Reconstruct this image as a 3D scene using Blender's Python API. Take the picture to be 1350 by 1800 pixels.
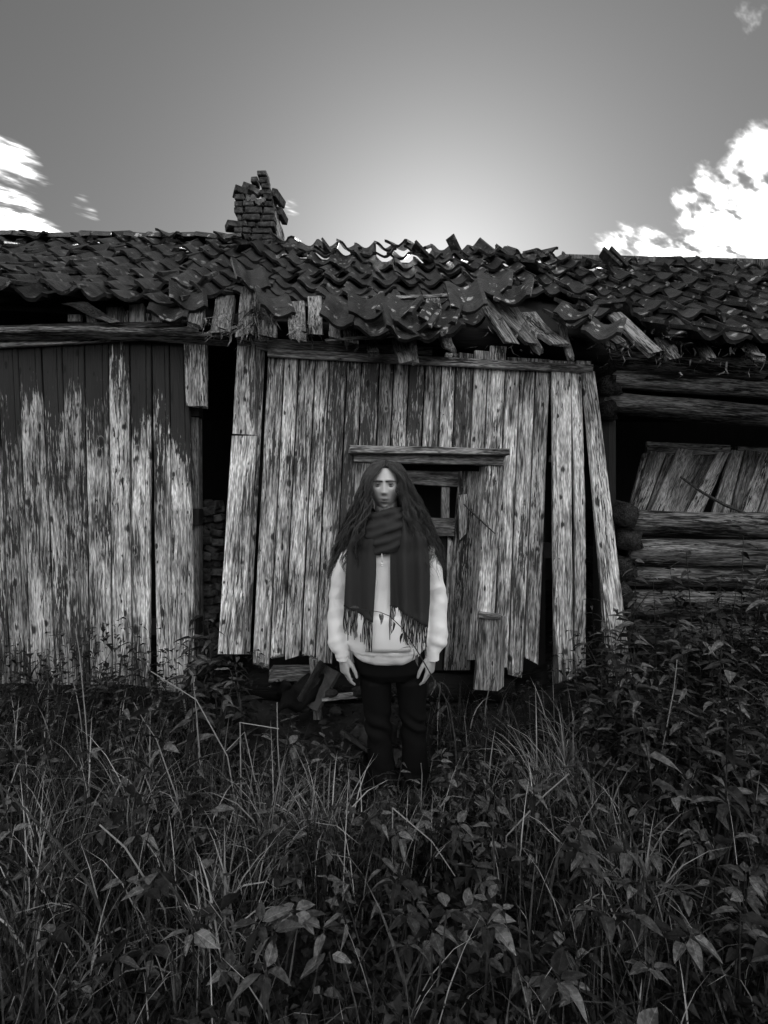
import bpy, math, random
import numpy as np
from mathutils import Vector, Matrix, Euler, noise as mnoise

R = math.radians
scene = bpy.context.scene
for o in list(bpy.data.objects):
    bpy.data.objects.remove(o)

# ------------------------------------------------------------------ camera
CAM_H, F = 1.43, 900.0           # eye height in metres, focal length in pixels of the 1350 x 1800 picture
cam_data = bpy.data.cameras.new('camera')
cam = bpy.data.objects.new('camera', cam_data)
scene.collection.objects.link(cam)
cam.location = (0, 0, CAM_H)
cam.rotation_euler = (R(90), 0, 0)
cam_data.sensor_fit = 'VERTICAL'
cam_data.sensor_height = 36.0
cam_data.lens = 18.0
cam_data.clip_start = 0.05
cam_data.clip_end = 3000.0
scene.camera = cam

# ------------------------------------------------------------------ sky and sun (black and white picture: everything neutral grey)
CLOUD = 6.2                       # cloud radiance, raised so unseen clouds behind the camera light the front, against a sky of 0.1 to 0.8
SUN_EL, SUN_AZ = R(23.0), R(6.0)      # low sun hidden behind the ridge, a little to the right of straight ahead
world = bpy.data.worlds.new('World')
scene.world = world
world.use_nodes = True
world.cycles.sampling_method = 'MANUAL'
world.cycles.sample_map_resolution = 256
nt = world.node_tree
nt.nodes.clear()


class G:
    """small helper for wiring shader nodes"""
    def __init__(self, tree):
        self.t = tree

    def n(self, typ, **kw):
        nd = self.t.nodes.new(typ)
        for k, v in kw.items():
            setattr(nd, k, v)
        return nd

    def put(self, sock, v):
        if v is None:
            return
        if hasattr(v, 'is_linked') or isinstance(v, bpy.types.NodeSocket):
            self.t.links.new(v, sock)
        else:
            sock.default_value = v

    def math(self, op, a, b=None, c=None, clamp=False):
        nd = self.n('ShaderNodeMath', operation=op, use_clamp=clamp)
        for i, v in enumerate((a, b, c)):
            self.put(nd.inputs[i], v)
        return nd.outputs[0]

    def vmath(self, op, a, b=None):
        nd = self.n('ShaderNodeVectorMath', operation=op)
        self.put(nd.inputs[0], a)
        self.put(nd.inputs[1], b)
        return nd.outputs['Value'] if op in ('DOT_PRODUCT', 'LENGTH') else nd.outputs[0]

    def maprange(self, v, a, b, c=0.0, d=1.0, smooth=True):
        nd = self.n('ShaderNodeMapRange', interpolation_type='SMOOTHSTEP' if smooth else 'LINEAR')
        for i, x in enumerate((v, a, b, c, d)):
            self.put(nd.inputs[i], x)
        return nd.outputs[0]

    def noise(self, vec, scale=1.0, detail=4.0, rough=0.55, dist=0.0):
        nd = self.n('ShaderNodeTexNoise')
        self.put(nd.inputs['Vector'], vec)
        self.put(nd.inputs['Scale'], scale)
        self.put(nd.inputs['Detail'], detail)
        self.put(nd.inputs['Roughness'], rough)
        self.put(nd.inputs['Distortion'], dist)
        return nd.outputs['Fac']

    def mixf(self, f, a, b):
        nd = self.n('ShaderNodeMix', data_type='FLOAT')
        self.put(nd.inputs[0], f)
        self.put(nd.inputs[2], a)
        self.put(nd.inputs[3], b)
        return nd.outputs[0]

    def xyz(self, v):
        nd = self.n('ShaderNodeSeparateXYZ')
        self.put(nd.inputs[0], v)
        return nd.outputs

    def comb(self, x, y, z):
        nd = self.n('ShaderNodeCombineXYZ')
        for i, v in enumerate((x, y, z)):
            self.put(nd.inputs[i], v)
        return nd.outputs[0]


def pix_dir(px, py):
    return Vector(((px - 675) / F, 1.0, (900 - py) / F)).normalized()


g = G(nt)
sky = g.n('ShaderNodeTexSky', sky_type='NISHITA', sun_disc=False)
sky.sun_elevation = SUN_EL
sky.sun_rotation = SUN_AZ
sky.air_density = 1.0
sky.dust_density = 1.6
bw = g.n('ShaderNodeRGBToBW')
nt.links.new(sky.outputs[0], bw.inputs[0])
direction = g.vmath('NORMALIZE', g.n('ShaderNodeTexCoord').outputs['Generated'])
# the film compresses the bright glow round the sun: one tone curve over the whole sky
tone = g.math('MULTIPLY', g.math('POWER', bw.outputs[0], 0.72), 0.052)
dx, dy, dz = g.xyz(direction)
zz = g.math('ADD', g.math('MAXIMUM', dz, 0.0), 0.10)
plane = g.comb(g.math('DIVIDE', dx, zz), g.math('DIVIDE', dy, zz), 0.0)
turn = g.n('ShaderNodeVectorRotate', rotation_type='Z_AXIS')
nt.links.new(plane, turn.inputs['Vector'])
turn.inputs['Angle'].default_value = R(-35)
streak = g.vmath('MULTIPLY', turn.outputs[0], (0.8, 2.0, 1.0))
cl = g.noise(streak, 2.6, 6.0, 0.66, 0.3)
cl_big = g.noise(plane, 0.6, 1.0, 0.5)
dens = g.math('ADD', g.math('MULTIPLY', cl, 0.8), g.math('MULTIPLY', cl_big, 0.5))
# where the picture shows cloud banks, and the clear patch between them
bias = 0.0
for (px, py, half, amt) in ((1110, 440, 3.5, 0.14), (1175, 418, 4.0, 0.13), (1245, 395, 5.5, 0.14), (1330, 345, 6.0, 0.15), (1425, 310, 9.0, 0.15),
                            (1205, 318, 2.2, 0.20), (1290, 45, 3.0, 0.12), (8, 302, 4.0, 0.26), (0, 405, 4.5, 0.20), (75, 415, 2.6, 0.16),
                            (515, 362, 1.7, 0.32), (990, 236, 1.5, 0.18), (150, 372, 1.8, 0.18), (1075, 405, 2.4, 0.16),
                            (660, 100, 52.0, -0.36)):
    d = g.vmath('DOT_PRODUCT', direction, tuple(pix_dir(px, py)))
    b = g.maprange(d, math.cos(R(half)), math.cos(R(half * 0.2)), 0.0, amt)
    bias = b if isinstance(bias, float) else g.math('ADD', bias, b)
shade = g.noise(streak, 7.0, 3.0, 0.65)
amount = g.math('ADD', g.math('ADD', dens, bias), g.math('MULTIPLY', g.math('SUBTRACT', shade, 0.5), 0.38))
cover = g.math('MULTIPLY', g.maprange(amount, 0.54, 0.86, 0.0, 1.0), g.maprange(dz, 0.0, 0.12))
cloud_tone = g.maprange(g.math('ADD', g.math('MULTIPLY', shade, 0.7), g.math('MULTIPLY', cl, 0.3)), 0.40, 0.62, 0.30, CLOUD)
cloud_tone = g.math('MULTIPLY', cloud_tone, g.maprange(amount, 0.58, 0.84, 0.35, 1.0))
radiance = g.mixf(cover, tone, cloud_tone)
bg = g.n('ShaderNodeBackground')
nt.links.new(radiance, bg.inputs['Color'])
bg.inputs['Strength'].default_value = 1.0
nt.links.new(bg.outputs[0], g.n('ShaderNodeOutputWorld').inputs[0])

sun_data = bpy.data.lights.new('sun', 'SUN')
sun_data.energy = 2.0
sun_data.angle = R(0.5)
sun_data.color = (1, 1, 1)
sun = bpy.data.objects.new('sun', sun_data)
scene.collection.objects.link(sun)
sun_vec = Vector((math.sin(SUN_AZ) * math.cos(SUN_EL), math.cos(SUN_AZ) * math.cos(SUN_EL), math.sin(SUN_EL)))
sun.location = sun_vec * 40
sun.rotation_euler = sun_vec.to_track_quat('Z', 'Y').to_euler()

scene.view_settings.view_transform = 'Standard'
scene.view_settings.look = 'None'
scene.view_settings.gamma = 1.0
scene.view_settings.use_curve_mapping = False
scene.view_settings.exposure = 0.62
scene.render.engine = 'CYCLES'
scene.cycles.use_denoising = True
scene.cycles.use_adaptive_sampling = True
scene.cycles.adaptive_threshold = 0.025
scene.cycles.max_bounces = 6
scene.cycles.diffuse_bounces = 2
scene.cycles.glossy_bounces = 2
scene.render.film_transparent = False

# ------------------------------------------------------------------ helpers
rng = random.Random(7)
WORLD = {}                        # object name -> world matrix


def at(px, py, Y):
    """the point at depth Y metres that the picture shows at (px, py)"""
    return Vector(((px - 675) / F * Y, Y, CAM_H + (900 - py) / F * Y))


def tag(o, label=None, cat=None, group=None, kind=None):
    for k, v in (('label', label), ('category', cat), ('group', group), ('kind', kind)):
        if v:
            o[k] = v
    return o


def place(o, W, parent=None):
    scene.collection.objects.link(o)
    WORLD[o.name] = W
    if parent is not None:
        o.parent = parent
        o.matrix_basis = WORLD[parent.name].inverted() @ W
    else:
        o.matrix_basis = W
    return o


def empty(name, loc):
    o = bpy.data.objects.new(name, None)
    o.empty_display_size = 0.1
    return place(o, Matrix.Translation(loc))


class MB:
    """collects verts and faces of one mesh"""
    def __init__(self):
        self.v, self.f, self.tone = [], [], []

    def add(self, verts, faces, tone=None):
        b = len(self.v)
        self.v += [tuple(p) for p in verts]
        self.f += [tuple(i + b for i in fc) for fc in faces]
        self.tone += [tone if tone is not None else 0.5] * len(verts)
        return self

    def box(self, c, s, rot=None, jit=0.0):
        M = Matrix.Translation(c) @ (rot.to_4x4() if rot is not None else Matrix())
        vs = [M @ Vector((x * s[0] / 2 + rng.uniform(-jit, jit), y * s[1] / 2 + rng.uniform(-jit, jit), z * s[2] / 2 + rng.uniform(-jit, jit)))
              for x in (-1, 1) for y in (-1, 1) for z in (-1, 1)]
        return self.add(vs, [(0, 1, 3, 2), (4, 6, 7, 5), (0, 4, 5, 1), (2, 3, 7, 6), (0, 2, 6, 4), (1, 5, 7, 3)])

    def rings(self, rings, cap=True, tone=None, closed=True):
        n = len(rings[0])
        vs = [p for r in rings for p in r]
        fs = []
        m = n if closed else n - 1
        for i in range(len(rings) - 1):
            for j in range(m):
                k = (j + 1) % n
                fs.append((i * n + j, i * n + k, (i + 1) * n + k, (i + 1) * n + j))
        if cap and closed:
            fs.append(tuple(range(n - 1, -1, -1)))
            fs.append(tuple((len(rings) - 1) * n + j for j in range(n)))
        return self.add(vs, fs, tone)

    def tube(self, pts, radii, n=6, tone=None, rough=0.0):
        pts = [Vector(p) for p in pts]
        if not hasattr(radii, '__len__'):
            radii = [radii] * len(pts)
        rs = []
        up = None
        for i, p in enumerate(pts):
            t = (pts[min(i + 1, len(pts) - 1)] - pts[max(i - 1, 0)]).normalized()
            if up is None:
                up = Vector((0, 0, 1)) if abs(t.z) < 0.9 else Vector((0, 1, 0))
            a = t.cross(up)
            a = a.normalized() if a.length > 1e-6 else Vector((1, 0, 0))
            b = a.cross(t).normalized()
            up = b
            rs.append([p + (a * math.cos(q) + b * math.sin(q)) * radii[i] * (1 + (rng.uniform(-rough, rough) if rough else 0))
                       for q in (2 * math.pi * j / n for j in range(n))])
        return self.rings(rs, True, tone)

    def build(self, name, mat, parent=None, smooth=False, center='bottom'):
        """links the mesh with its origin at the middle of its bottom; verts are given in world space"""
        a = np.array(self.v, dtype=float)
        lo, hi = a.min(0), a.max(0)
        c = Vector(((lo[0] + hi[0]) / 2, (lo[1] + hi[1]) / 2, lo[2] if center == 'bottom' else hi[2]))
        me = bpy.data.meshes.new(name)
        me.from_pydata([tuple(r) for r in (a - np.array(c)).tolist()], [], self.f)
        return link_mesh(name, me, mat, parent, Matrix.Translation(c), smooth, self.tone)


def link_mesh(name, me, mat, parent, W, smooth=False, tone=None):
    if smooth:
        me.polygons.foreach_set('use_smooth', [True] * len(me.polygons))
    if mat and not me.materials:
        me.materials.append(mat)
    if tone is not None and len(set(tone)) > 1:
        at_ = me.attributes.new('tone', 'FLOAT', 'POINT')
        at_.data.foreach_set('value', tone)
    me.update()
    o = bpy.data.objects.new(name, me)
    return place(o, W, parent)


def lerp(a, b, t):
    return a + (b - a) * t


def interp(tbl, x):
    if x <= tbl[0][0]:
        return tbl[0][1]
    for (x0, y0), (x1, y1) in zip(tbl, tbl[1:]):
        if x <= x1:
            return lerp(y0, y1, (x - x0) / (x1 - x0))
    return tbl[-1][1]


# ------------------------------------------------------------------ materials (all neutral greys)
def material(name):
    m = bpy.data.materials.new(name)
    m.use_nodes = True
    t = m.node_tree
    gg = G(t)
    bsdf = t.nodes['Principled BSDF']
    bsdf.inputs['Specular IOR Level'].default_value = 0.05
    return m, gg, bsdf


def finish(gg, bsdf, val, rough=0.85, height=None, bump=0.4, dist=0.01):
    gg.put(bsdf.inputs['Base Color'], val) if not isinstance(val, (int, float)) else None
    if isinstance(val, (int, float)):
        bsdf.inputs['Base Color'].default_value = (val, val, val, 1)
    gg.put(bsdf.inputs['Roughness'], rough)
    if height is not None:
        b = gg.n('ShaderNodeBump')
        b.inputs['Strength'].default_value = bump
        b.inputs['Distance'].default_value = dist
        gg.t.links.new(height, b.inputs['Height'])
        gg.t.links.new(b.outputs[0], bsdf.inputs['Normal'])


def wood_material(name, bare=(0.16, 0.42), paint=0.045, knots=True, paint_scale=1.0, axis='Z', grain_bump=0.6):
    """weathered boards: object colour r = how much paint is left, g = tone of the bare wood, b = how much the paint clings to the top end"""
    m, gg, bsdf = material(name)
    co = gg.n('ShaderNodeTexCoord').outputs['Object']
    info = gg.n('ShaderNodeObjectInfo')
    rnd = info.outputs['Random']
    cr, cg, cb = gg.n('ShaderNodeSeparateColor'), None, None
    gg.t.links.new(info.outputs['Color'], cr.inputs[0])
    pr, pg, pb = cr.outputs[0], cr.outputs[1], cr.outputs[2]
    off = gg.comb(gg.math('MULTIPLY', rnd, 37.0), gg.math('MULTIPLY', rnd, 11.0), gg.math('MULTIPLY', rnd, 53.0))
    x, y, z = gg.xyz(co)
    if axis == 'X':
        lx, ly, lz = z, y, x
    else:
        lx, ly, lz = x, y, z
    p = gg.comb(lx, ly, lz)
    q = gg.vmath('ADD', p, off)
    wob = gg.math('MULTIPLY', gg.math('SUBTRACT', gg.noise(gg.vmath('MULTIPLY', q, (6, 6, 2.2)), 1.0, 1.0), 0.5), 0.05)
    qx, qy, qz = gg.xyz(q)
    qw = gg.comb(gg.math('ADD', qx, wob), qy, qz)
    fine = gg.noise(gg.vmath('MULTIPLY', qw, (135, 135, 8)), 1.0, 2.0, 0.6)
    broad = gg.noise(gg.vmath('MULTIPLY', qw, (55, 55, 4.6)), 1.0, 3.0, 0.65)
    blotch = gg.noise(gg.vmath('MULTIPLY', q, (8, 8, 2.2)), 1.0, 2.0, 0.6)
    crack_n = gg.noise(gg.vmath('MULTIPLY', qw, (55, 55, 1.4)), 1.0, 1.0, 0.5)
    crack = gg.maprange(gg.math('ABSOLUTE', gg.math('SUBTRACT', crack_n, 0.5)), 0.0, 0.022, 1.0, 0.0)
    crack = gg.math('MULTIPLY', crack, gg.maprange(broad, 0.40, 0.55, 0.0, 1.0))
    tone_ = gg.math('ADD', gg.math('MULTIPLY', fine, 0.45), gg.math('ADD', gg.math('MULTIPLY', broad, 0.5), gg.math('MULTIPLY', blotch, 0.55)))
    bare_v = gg.maprange(tone_, 0.63, 0.88, bare[0], bare[1], smooth=False)
    bare_v = gg.math('MULTIPLY', bare_v, gg.math('MULTIPLY', gg.math('ADD', gg.math('MULTIPLY', rnd, 0.5), 0.75), pg))
    chip = gg.noise(gg.vmath('MULTIPLY', q, (210, 210, 26)), 1.0, 1.0, 0.5)
    bare_v = gg.math('MULTIPLY', bare_v, gg.maprange(chip, 0.34, 0.66, 0.66, 1.34))
    # flaking paint
    flake = gg.noise(gg.vmath('MULTIPLY', q, (115 * paint_scale, 115, 10.0 * paint_scale)), 1.0, 3.0, 0.66, 0.4)
    patch = gg.noise(gg.vmath('MULTIPLY', q, (11, 11, 1.9)), 1.0, 1.0, 0.55)
    top = gg.math('MULTIPLY', gg.maprange(gg.math('ADD', lz, gg.math('MULTIPLY', gg.math('SUBTRACT', rnd, 0.5), 0.55)), -0.85, -0.08, 0.0, 1.0), pb)
    f = gg.math('ADD', gg.math('ADD', gg.math('MULTIPLY', flake, 0.80), gg.math('MULTIPLY', patch, 0.50)), gg.math('ADD', pr, top))
    pmask = gg.maprange(f, 0.70, 0.775, 0.0, 1.0)
    paint_v = gg.math('MULTIPLY', gg.math('ADD', 0.7, gg.math('MULTIPLY', blotch, 0.6)), paint)
    v = gg.mixf(pmask, bare_v, paint_v)
    h = gg.math('ADD', gg.math('MULTIPLY', fine, 0.45), gg.math('MULTIPLY', broad, 0.6))
    if knots:
        vo = gg.n('ShaderNodeTexVoronoi', voronoi_dimensions='2D')
        vo.inputs['Scale'].default_value = 1.0
        vo.inputs['Randomness'].default_value = 1.0
        gg.t.links.new(gg.comb(gg.math('MULTIPLY', qx, 11.0), gg.math('MULTIPLY', qz, 6.0), 0.0), vo.inputs['Vector'])
        kd = gg.math('ADD', vo.outputs['Distance'], gg.math('ADD', gg.math('MULTIPLY', gg.math('SUBTRACT', fine, 0.5), 0.22), gg.math('MULTIPLY', gg.math('SUBTRACT', broad, 0.5), 0.30)))
        kcol = gg.n('ShaderNodeSeparateColor')
        gg.t.links.new(vo.outputs['Color'], kcol.inputs[0])
        size = gg.maprange(kcol.outputs[0], 0.35, 1.0, 0.01, 0.20, smooth=False)
        k = gg.maprange(kd, size, gg.math('MULTIPLY', size, 0.45), 0.0, 1.0)
        ring = gg.math('MULTIPLY', gg.maprange(gg.math('ABSOLUTE', gg.math('SUBTRACT', kd, gg.math('MULTIPLY', size, 1.15))), 0.0, 0.035, 1.0, 0.0), gg.maprange(kcol.outputs[0], 0.45, 0.6))
        v = gg.mixf(gg.math('MULTIPLY', gg.math('MULTIPLY', ring, 0.35), gg.math('SUBTRACT', 1.0, pmask)), v, 0.50)
        v = gg.mixf(gg.math('MULTIPLY', k, 0.92), v, 0.022)
    v = gg.mixf(gg.math('MULTIPLY', crack, 0.85), v, 0.02)
    finish(gg, bsdf, v, 0.82, h, grain_bump, 0.012)
    return m


def grime_material(name, lo, hi, scale=20.0, rough=0.9, bump=0.5, dist=0.01, stretch=(1, 1, 1)):
    m, gg, bsdf = material(name)
    co = gg.n('ShaderNodeTexCoord').outputs['Object']
    rnd = gg.n('ShaderNodeObjectInfo').outputs['Random']
    q = gg.vmath('ADD', gg.vmath('MULTIPLY', co, stretch), gg.comb(gg.math('MULTIPLY', rnd, 31.0), gg.math('MULTIPLY', rnd, 17.0), 0.0))
    a = gg.noise(q, scale, 3.0, 0.65)
    v = gg.maprange(a, 0.32, 0.70, lo, hi, smooth=False)
    v = gg.math('MULTIPLY', v, gg.math('ADD', 0.7, gg.math('MULTIPLY', rnd, 0.6)))
    finish(gg, bsdf, v, rough, a, bump, dist)
    return m


def tile_material(name):
    m, gg, bsdf = material(name)
    co = gg.n('ShaderNodeTexCoord').outputs['Object']
    info = gg.n('ShaderNodeObjectInfo')
    rnd = info.outputs['Random']
    lich = gg.n('ShaderNodeSeparateColor')
    gg.t.links.new(info.outputs['Color'], lich.inputs[0])
    q = gg.vmath('ADD', co, gg.comb(gg.math('MULTIPLY', rnd, 31.0), gg.math('MULTIPLY', rnd, 17.0), gg.math('MULTIPLY', rnd, 7.0)))
    a = gg.noise(q, 14.0, 3.0, 0.7)
    fine = gg.noise(q, 90.0, 2.0, 0.6)
    base = gg.math('MULTIPLY', gg.maprange(a, 0.3, 0.75, 0.008, 0.045, smooth=False), gg.math('ADD', 0.65, gg.math('MULTIPLY', rnd, 0.8)))
    vo = gg.n('ShaderNodeTexVoronoi')
    vo.inputs['Scale'].default_value = 26.0
    wq = gg.vmath('ADD', q, gg.vmath('MULTIPLY', gg.comb(fine, a, fine), (0.05, 0.05, 0.05)))
    gg.t.links.new(gg.vmath('MULTIPLY', wq, (1.0, 0.75, 1.0)), vo.inputs['Vector'])
    cell = gg.n('ShaderNodeSeparateColor')
    gg.t.links.new(vo.outputs['Color'], cell.inputs[0])
    rad = gg.maprange(cell.outputs[0], 0.45, 1.0, 0.0, 0.5, smooth=False)
    rad = gg.math('MULTIPLY', rad, gg.maprange(gg.noise(q, 7.0, 2.0), 0.36, 0.56, 0.0, 1.2))
    spot = gg.maprange(gg.math('ADD', vo.outputs['Distance'], gg.math('MULTIPLY', fine, 0.2)), gg.math('ADD', rad, 0.08), gg.math('ADD', rad, 0.0), 0.0, 1.0)
    spot = gg.math('MULTIPLY', spot, gg.maprange(cell.outputs[0], 0.48, 0.52))
    spot = gg.math('MULTIPLY', spot, lich.outputs[0])
    v = gg.mixf(spot, base, gg.maprange(fine, 0.3, 0.7, 0.22, 0.50))
    h = gg.math('ADD', gg.math('MULTIPLY', a, 0.6), gg.math('MULTIPLY', fine, 0.35))
    bsdf.inputs['Specular IOR Level'].default_value = 0.30
    finish(gg, bsdf, v, 0.40, h, 0.9, 0.014)
    return m


def tone_material(name, lo, hi, rough=0.6, transl=0.0, vein=False, spec=0.3):
    """leaves and blades: tone comes from the stored per-blade value, or per object at random"""
    m, gg, bsdf = material(name)
    at_ = gg.n('ShaderNodeAttribute', attribute_name='tone').outputs['Fac']
    rnd = gg.n('ShaderNodeObjectInfo').outputs['Random']
    co = gg.n('ShaderNodeTexCoord').outputs['Object']
    n1 = gg.noise(co, 55.0, 3.0)
    t = gg.math('ADD', gg.math('MULTIPLY', rnd if vein else at_, 1.0), gg.math('MULTIPLY', gg.math('SUBTRACT', n1, 0.5), 0.5), None, True)
    t2 = gg.math('POWER', t, 1.6)
    v = gg.maprange(t2, 0.0, 1.0, lo, hi, smooth=False)
    if vein:
        lx, ly, lz = gg.xyz(co)
        ay = gg.math('ABSOLUTE', ly)
        mid = gg.maprange(ay, 0.0, 0.022, 1.0, 0.0)
        side = gg.maprange(gg.math('ABSOLUTE', gg.math('SUBTRACT', gg.math('FRACT', gg.math('MULTIPLY', gg.math('SUBTRACT', lx, gg.math('MULTIPLY', ay, 0.8)), 8.0)), 0.5)), 0.0, 0.10, 1.0, 0.0)
        v = gg.math('MULTIPLY', v, gg.math('ADD', 0.85, gg.math('ADD', gg.math('MULTIPLY', mid, 0.7), gg.math('MULTIPLY', side, 0.35))))
        patchy = gg.noise(gg.vmath('ADD', co, gg.comb(gg.math('MULTIPLY', rnd, 50.0), 0.0, 0.0)), 5.0, 2.0)
        v = gg.math('MULTIPLY', v, gg.maprange(patchy, 0.35, 0.65, 0.55, 1.35))
    bsdf.inputs['Specular IOR Level'].default_value = spec
    finish(gg, bsdf, v, rough, n1, 0.25, 0.004)
    if transl:
        tr = gg.n('ShaderNodeBsdfTranslucent')
        gg.t.links.new(v, tr.inputs[0])
        mx = gg.n('ShaderNodeMixShader')
        mx.inputs[0].default_value = transl
        gg.t.links.new(bsdf.outputs[0], mx.inputs[1])
        gg.t.links.new(tr.outputs[0], mx.inputs[2])
        gg.t.links.new(mx.outputs[0], gg.t.nodes['Material Output'].inputs[0])
    return m


M_LEFT = wood_material('peeling_painted_board', (0.05, 0.70), 0.038)
M_MID = wood_material('weathered_knotty_board', (0.05, 0.70), 0.060)
M_TRIM = wood_material('weathered_trim_board', (0.08, 0.42), 0.05, knots=False, axis='X')
M_ROT = wood_material('rotten_board', (0.05, 0.24), 0.02, knots=False, grain_bump=1.0)
M_ROTH = wood_material('rotten_lengthwise_board', (0.03, 0.30), 0.015, knots=False, axis='X', grain_bump=1.0)
M_LOG = wood_material('weathered_log', (0.012, 0.24), 0.012, knots=False, axis='X', grain_bump=1.0)
M_END = wood_material('log_end', (0.01, 0.06), 0.008, knots=False, axis='X', grain_bump=1.0)
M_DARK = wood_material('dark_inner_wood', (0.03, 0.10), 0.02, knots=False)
M_TILE = tile_material('clay_pantile')
M_BRICK = grime_material('sooty_brick', 0.02, 0.11, 24.0, 0.9, 0.7, 0.012)
M_MORTAR = grime_material('mortar', 0.03, 0.12, 40.0)
M_IRON = grime_material('rusty_iron', 0.02, 0.06, 60.0, 0.6)
M_EARTH = grime_material('dark_earth', 0.006, 0.025, 9.0, 0.95, 0.8, 0.03)


# ------------------------------------------------------------------ ground
def ground_z(x, y):
    bank = 0.30 * min(1.0, max(0.0, (y - 2.58) / 0.36))
    right = 0.32 * min(1.0, max(0.0, (x - 0.75) / 0.9)) * min(1.0, max(0.0, (y - 1.2) / 1.3))
    left = 0.12 * min(1.0, max(0.0, (-x - 0.6) / 0.9)) * min(1.0, max(0.0, (y - 1.4) / 1.2))
    n = 0.05 * mnoise.noise(Vector((x * 1.3, y * 1.3, 3.1))) + 0.02 * mnoise.noise(Vector((x * 5, y * 5, 1.7)))
    flat = max(0.0, min(1.0, 2.0 - math.hypot(x - 0.02, (y - 2.45)) / 0.22))
    z = bank + right + left + n * (1 - flat)
    far = max(0.0, math.hypot(x, y - 3) - 8.0)
    return z + 0.004 * far * mnoise.noise(Vector((x * 0.05, y * 0.05, 0)))


def build_ground():
    def axis(lim, fine, step, grow):
        a, s, v = [0.0], step, 0.0
        while v < lim:
            s = step if v < fine else s * grow
            v += s
            a.append(v)
        return a
    ax = axis(1500, 4.0, 0.12, 1.35)
    xs = sorted([-v for v in ax[1:]] + ax)
    ys = sorted([2.5 - v for v in ax[1:]] + [2.5 + v for v in ax])
    mb = MB()
    vs = [(x, y, ground_z(x, y) if abs(x) < 60 and abs(y) < 60 else 0.0) for y in ys for x in xs]
    n = len(xs)
    fs = [(j * n + i, j * n + i + 1, (j + 1) * n + i + 1, (j + 1) * n + i) for j in range(len(ys) - 1) for i in range(n - 1)]
    me = bpy.data.meshes.new('ground')
    me.from_pydata(vs, [], fs)
    o = link_mesh('ground', me, M_EARTH, None, Matrix(), True)
    tag(o, 'dark uneven earth under the overgrown weeds', None, None, 'structure')


build_ground()

# ------------------------------------------------------------------ the ruined house
YW = 3.0                                       # depth of the boarded front
house = empty('ruined_house', (0, YW, 0.2))
tag(house, 'ruined wooden farmhouse with peeling board walls, collapsed log corner and sagging tile roof', 'house')


def board(name, parent, mat, tl, tr, br, bl, th=0.024, segs=5, rag_top=0.0, rag_bot=0.0, warp=0.004, col=(0.0, 1.0, 0.0), bulge=0.0, horizontal=False, bead=False):
    """a board from its four front corners (world points); grain runs along the local Z (or X when horizontal)"""
    tl, tr, br, bl = (Vector(p) for p in (tl, tr, br, bl))
    if horizontal and mat is M_ROT:
        mat = M_ROTH
    if horizontal:
        o0, along, across = (tl + bl) / 2, ((tr + br) / 2 - (tl + bl) / 2).normalized(), None
        ex = along
        ez = ((tl - bl) - ex * (tl - bl).dot(ex)).normalized()
    else:
        o0 = (tl + tr) / 2
        ez = (o0 - (bl + br) / 2).normalized()
        ex = ((tr - tl) - ez * (tr - tl).dot(ez)).normalized()
    ey = ez.cross(ex).normalized()
    W = Matrix((ex, ey, ez)).transposed().to_4x4()
    W.translation = o0
    Wi = W.inverted()
    ctl, ctr, cbr, cbl = (Wi @ p for p in (tl, tr, br, bl))
    rings = []
    sd = rng.random() * 100
    for i in range(segs + 1):
        t = i / segs
        if horizontal:
            a, b = ctl.lerp(ctr, t), cbl.lerp(cbr, t)
        else:
            a, b = ctl.lerp(cbl, t), ctr.lerp(cbr, t)
        dy = warp * mnoise.noise(Vector((sd, t * 2.2, 0))) * 2 - bulge * math.sin(math.pi * t)
        w = warp * 0.6 * mnoise.noise(Vector((sd + 9, t * 3.0, 5)))
        sh = Vector((w, dy, 0)) if not horizontal else Vector((0, dy, w))
        d = (b - a)
        e = min(0.004, d.length * 0.12)
        u = d.normalized()
        tw = 0.003 * mnoise.noise(Vector((sd + 30, t, 2)))
        yv = Vector((0, 1, 0))
        prof = [a + yv * th, a + yv * e, a + u * e - yv * tw, b - u * e + yv * tw, b + yv * e, b + yv * th]
        if bead:                                            # the bead groove that runs beside the joint
            g_ = a.lerp(b, .76)
            prof[3:3] = [g_ - u * .003, g_ + yv * .008, g_ + u * .003]
        rings.append([p + sh for p in prof])

    def rag(ring, amt, sgn):
        if amt:
            for k in range(len(ring)):
                rnd = rng.uniform(-amt, amt)
                d = Vector((sgn * rnd, 0, 0)) if horizontal else Vector((0, 0, sgn * rnd))
                ring[k] = ring[k] + d
    rag(rings[0], rag_top, 1)
    rag(rings[-1], rag_bot, 1)
    mb = MB().rings(rings, True)
    me = bpy.data.meshes.new(name)
    me.from_pydata(mb.v, [], mb.f)
    o = link_mesh(name, me, mat, parent, W)
    o.color = (col[0], col[1], col[2], 1)
    return o


def pboard(name, parent, mat, corners, Y, **kw):
    """board from four picture points tl, tr, br, bl at depth Y (or one depth per corner)"""
    Ys = Y if hasattr(Y, '__len__') else [Y] * 4
    return board(name, parent, mat, *[at(c[0], c[1], yy) for c, yy in zip(corners, Ys)], **kw)


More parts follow.
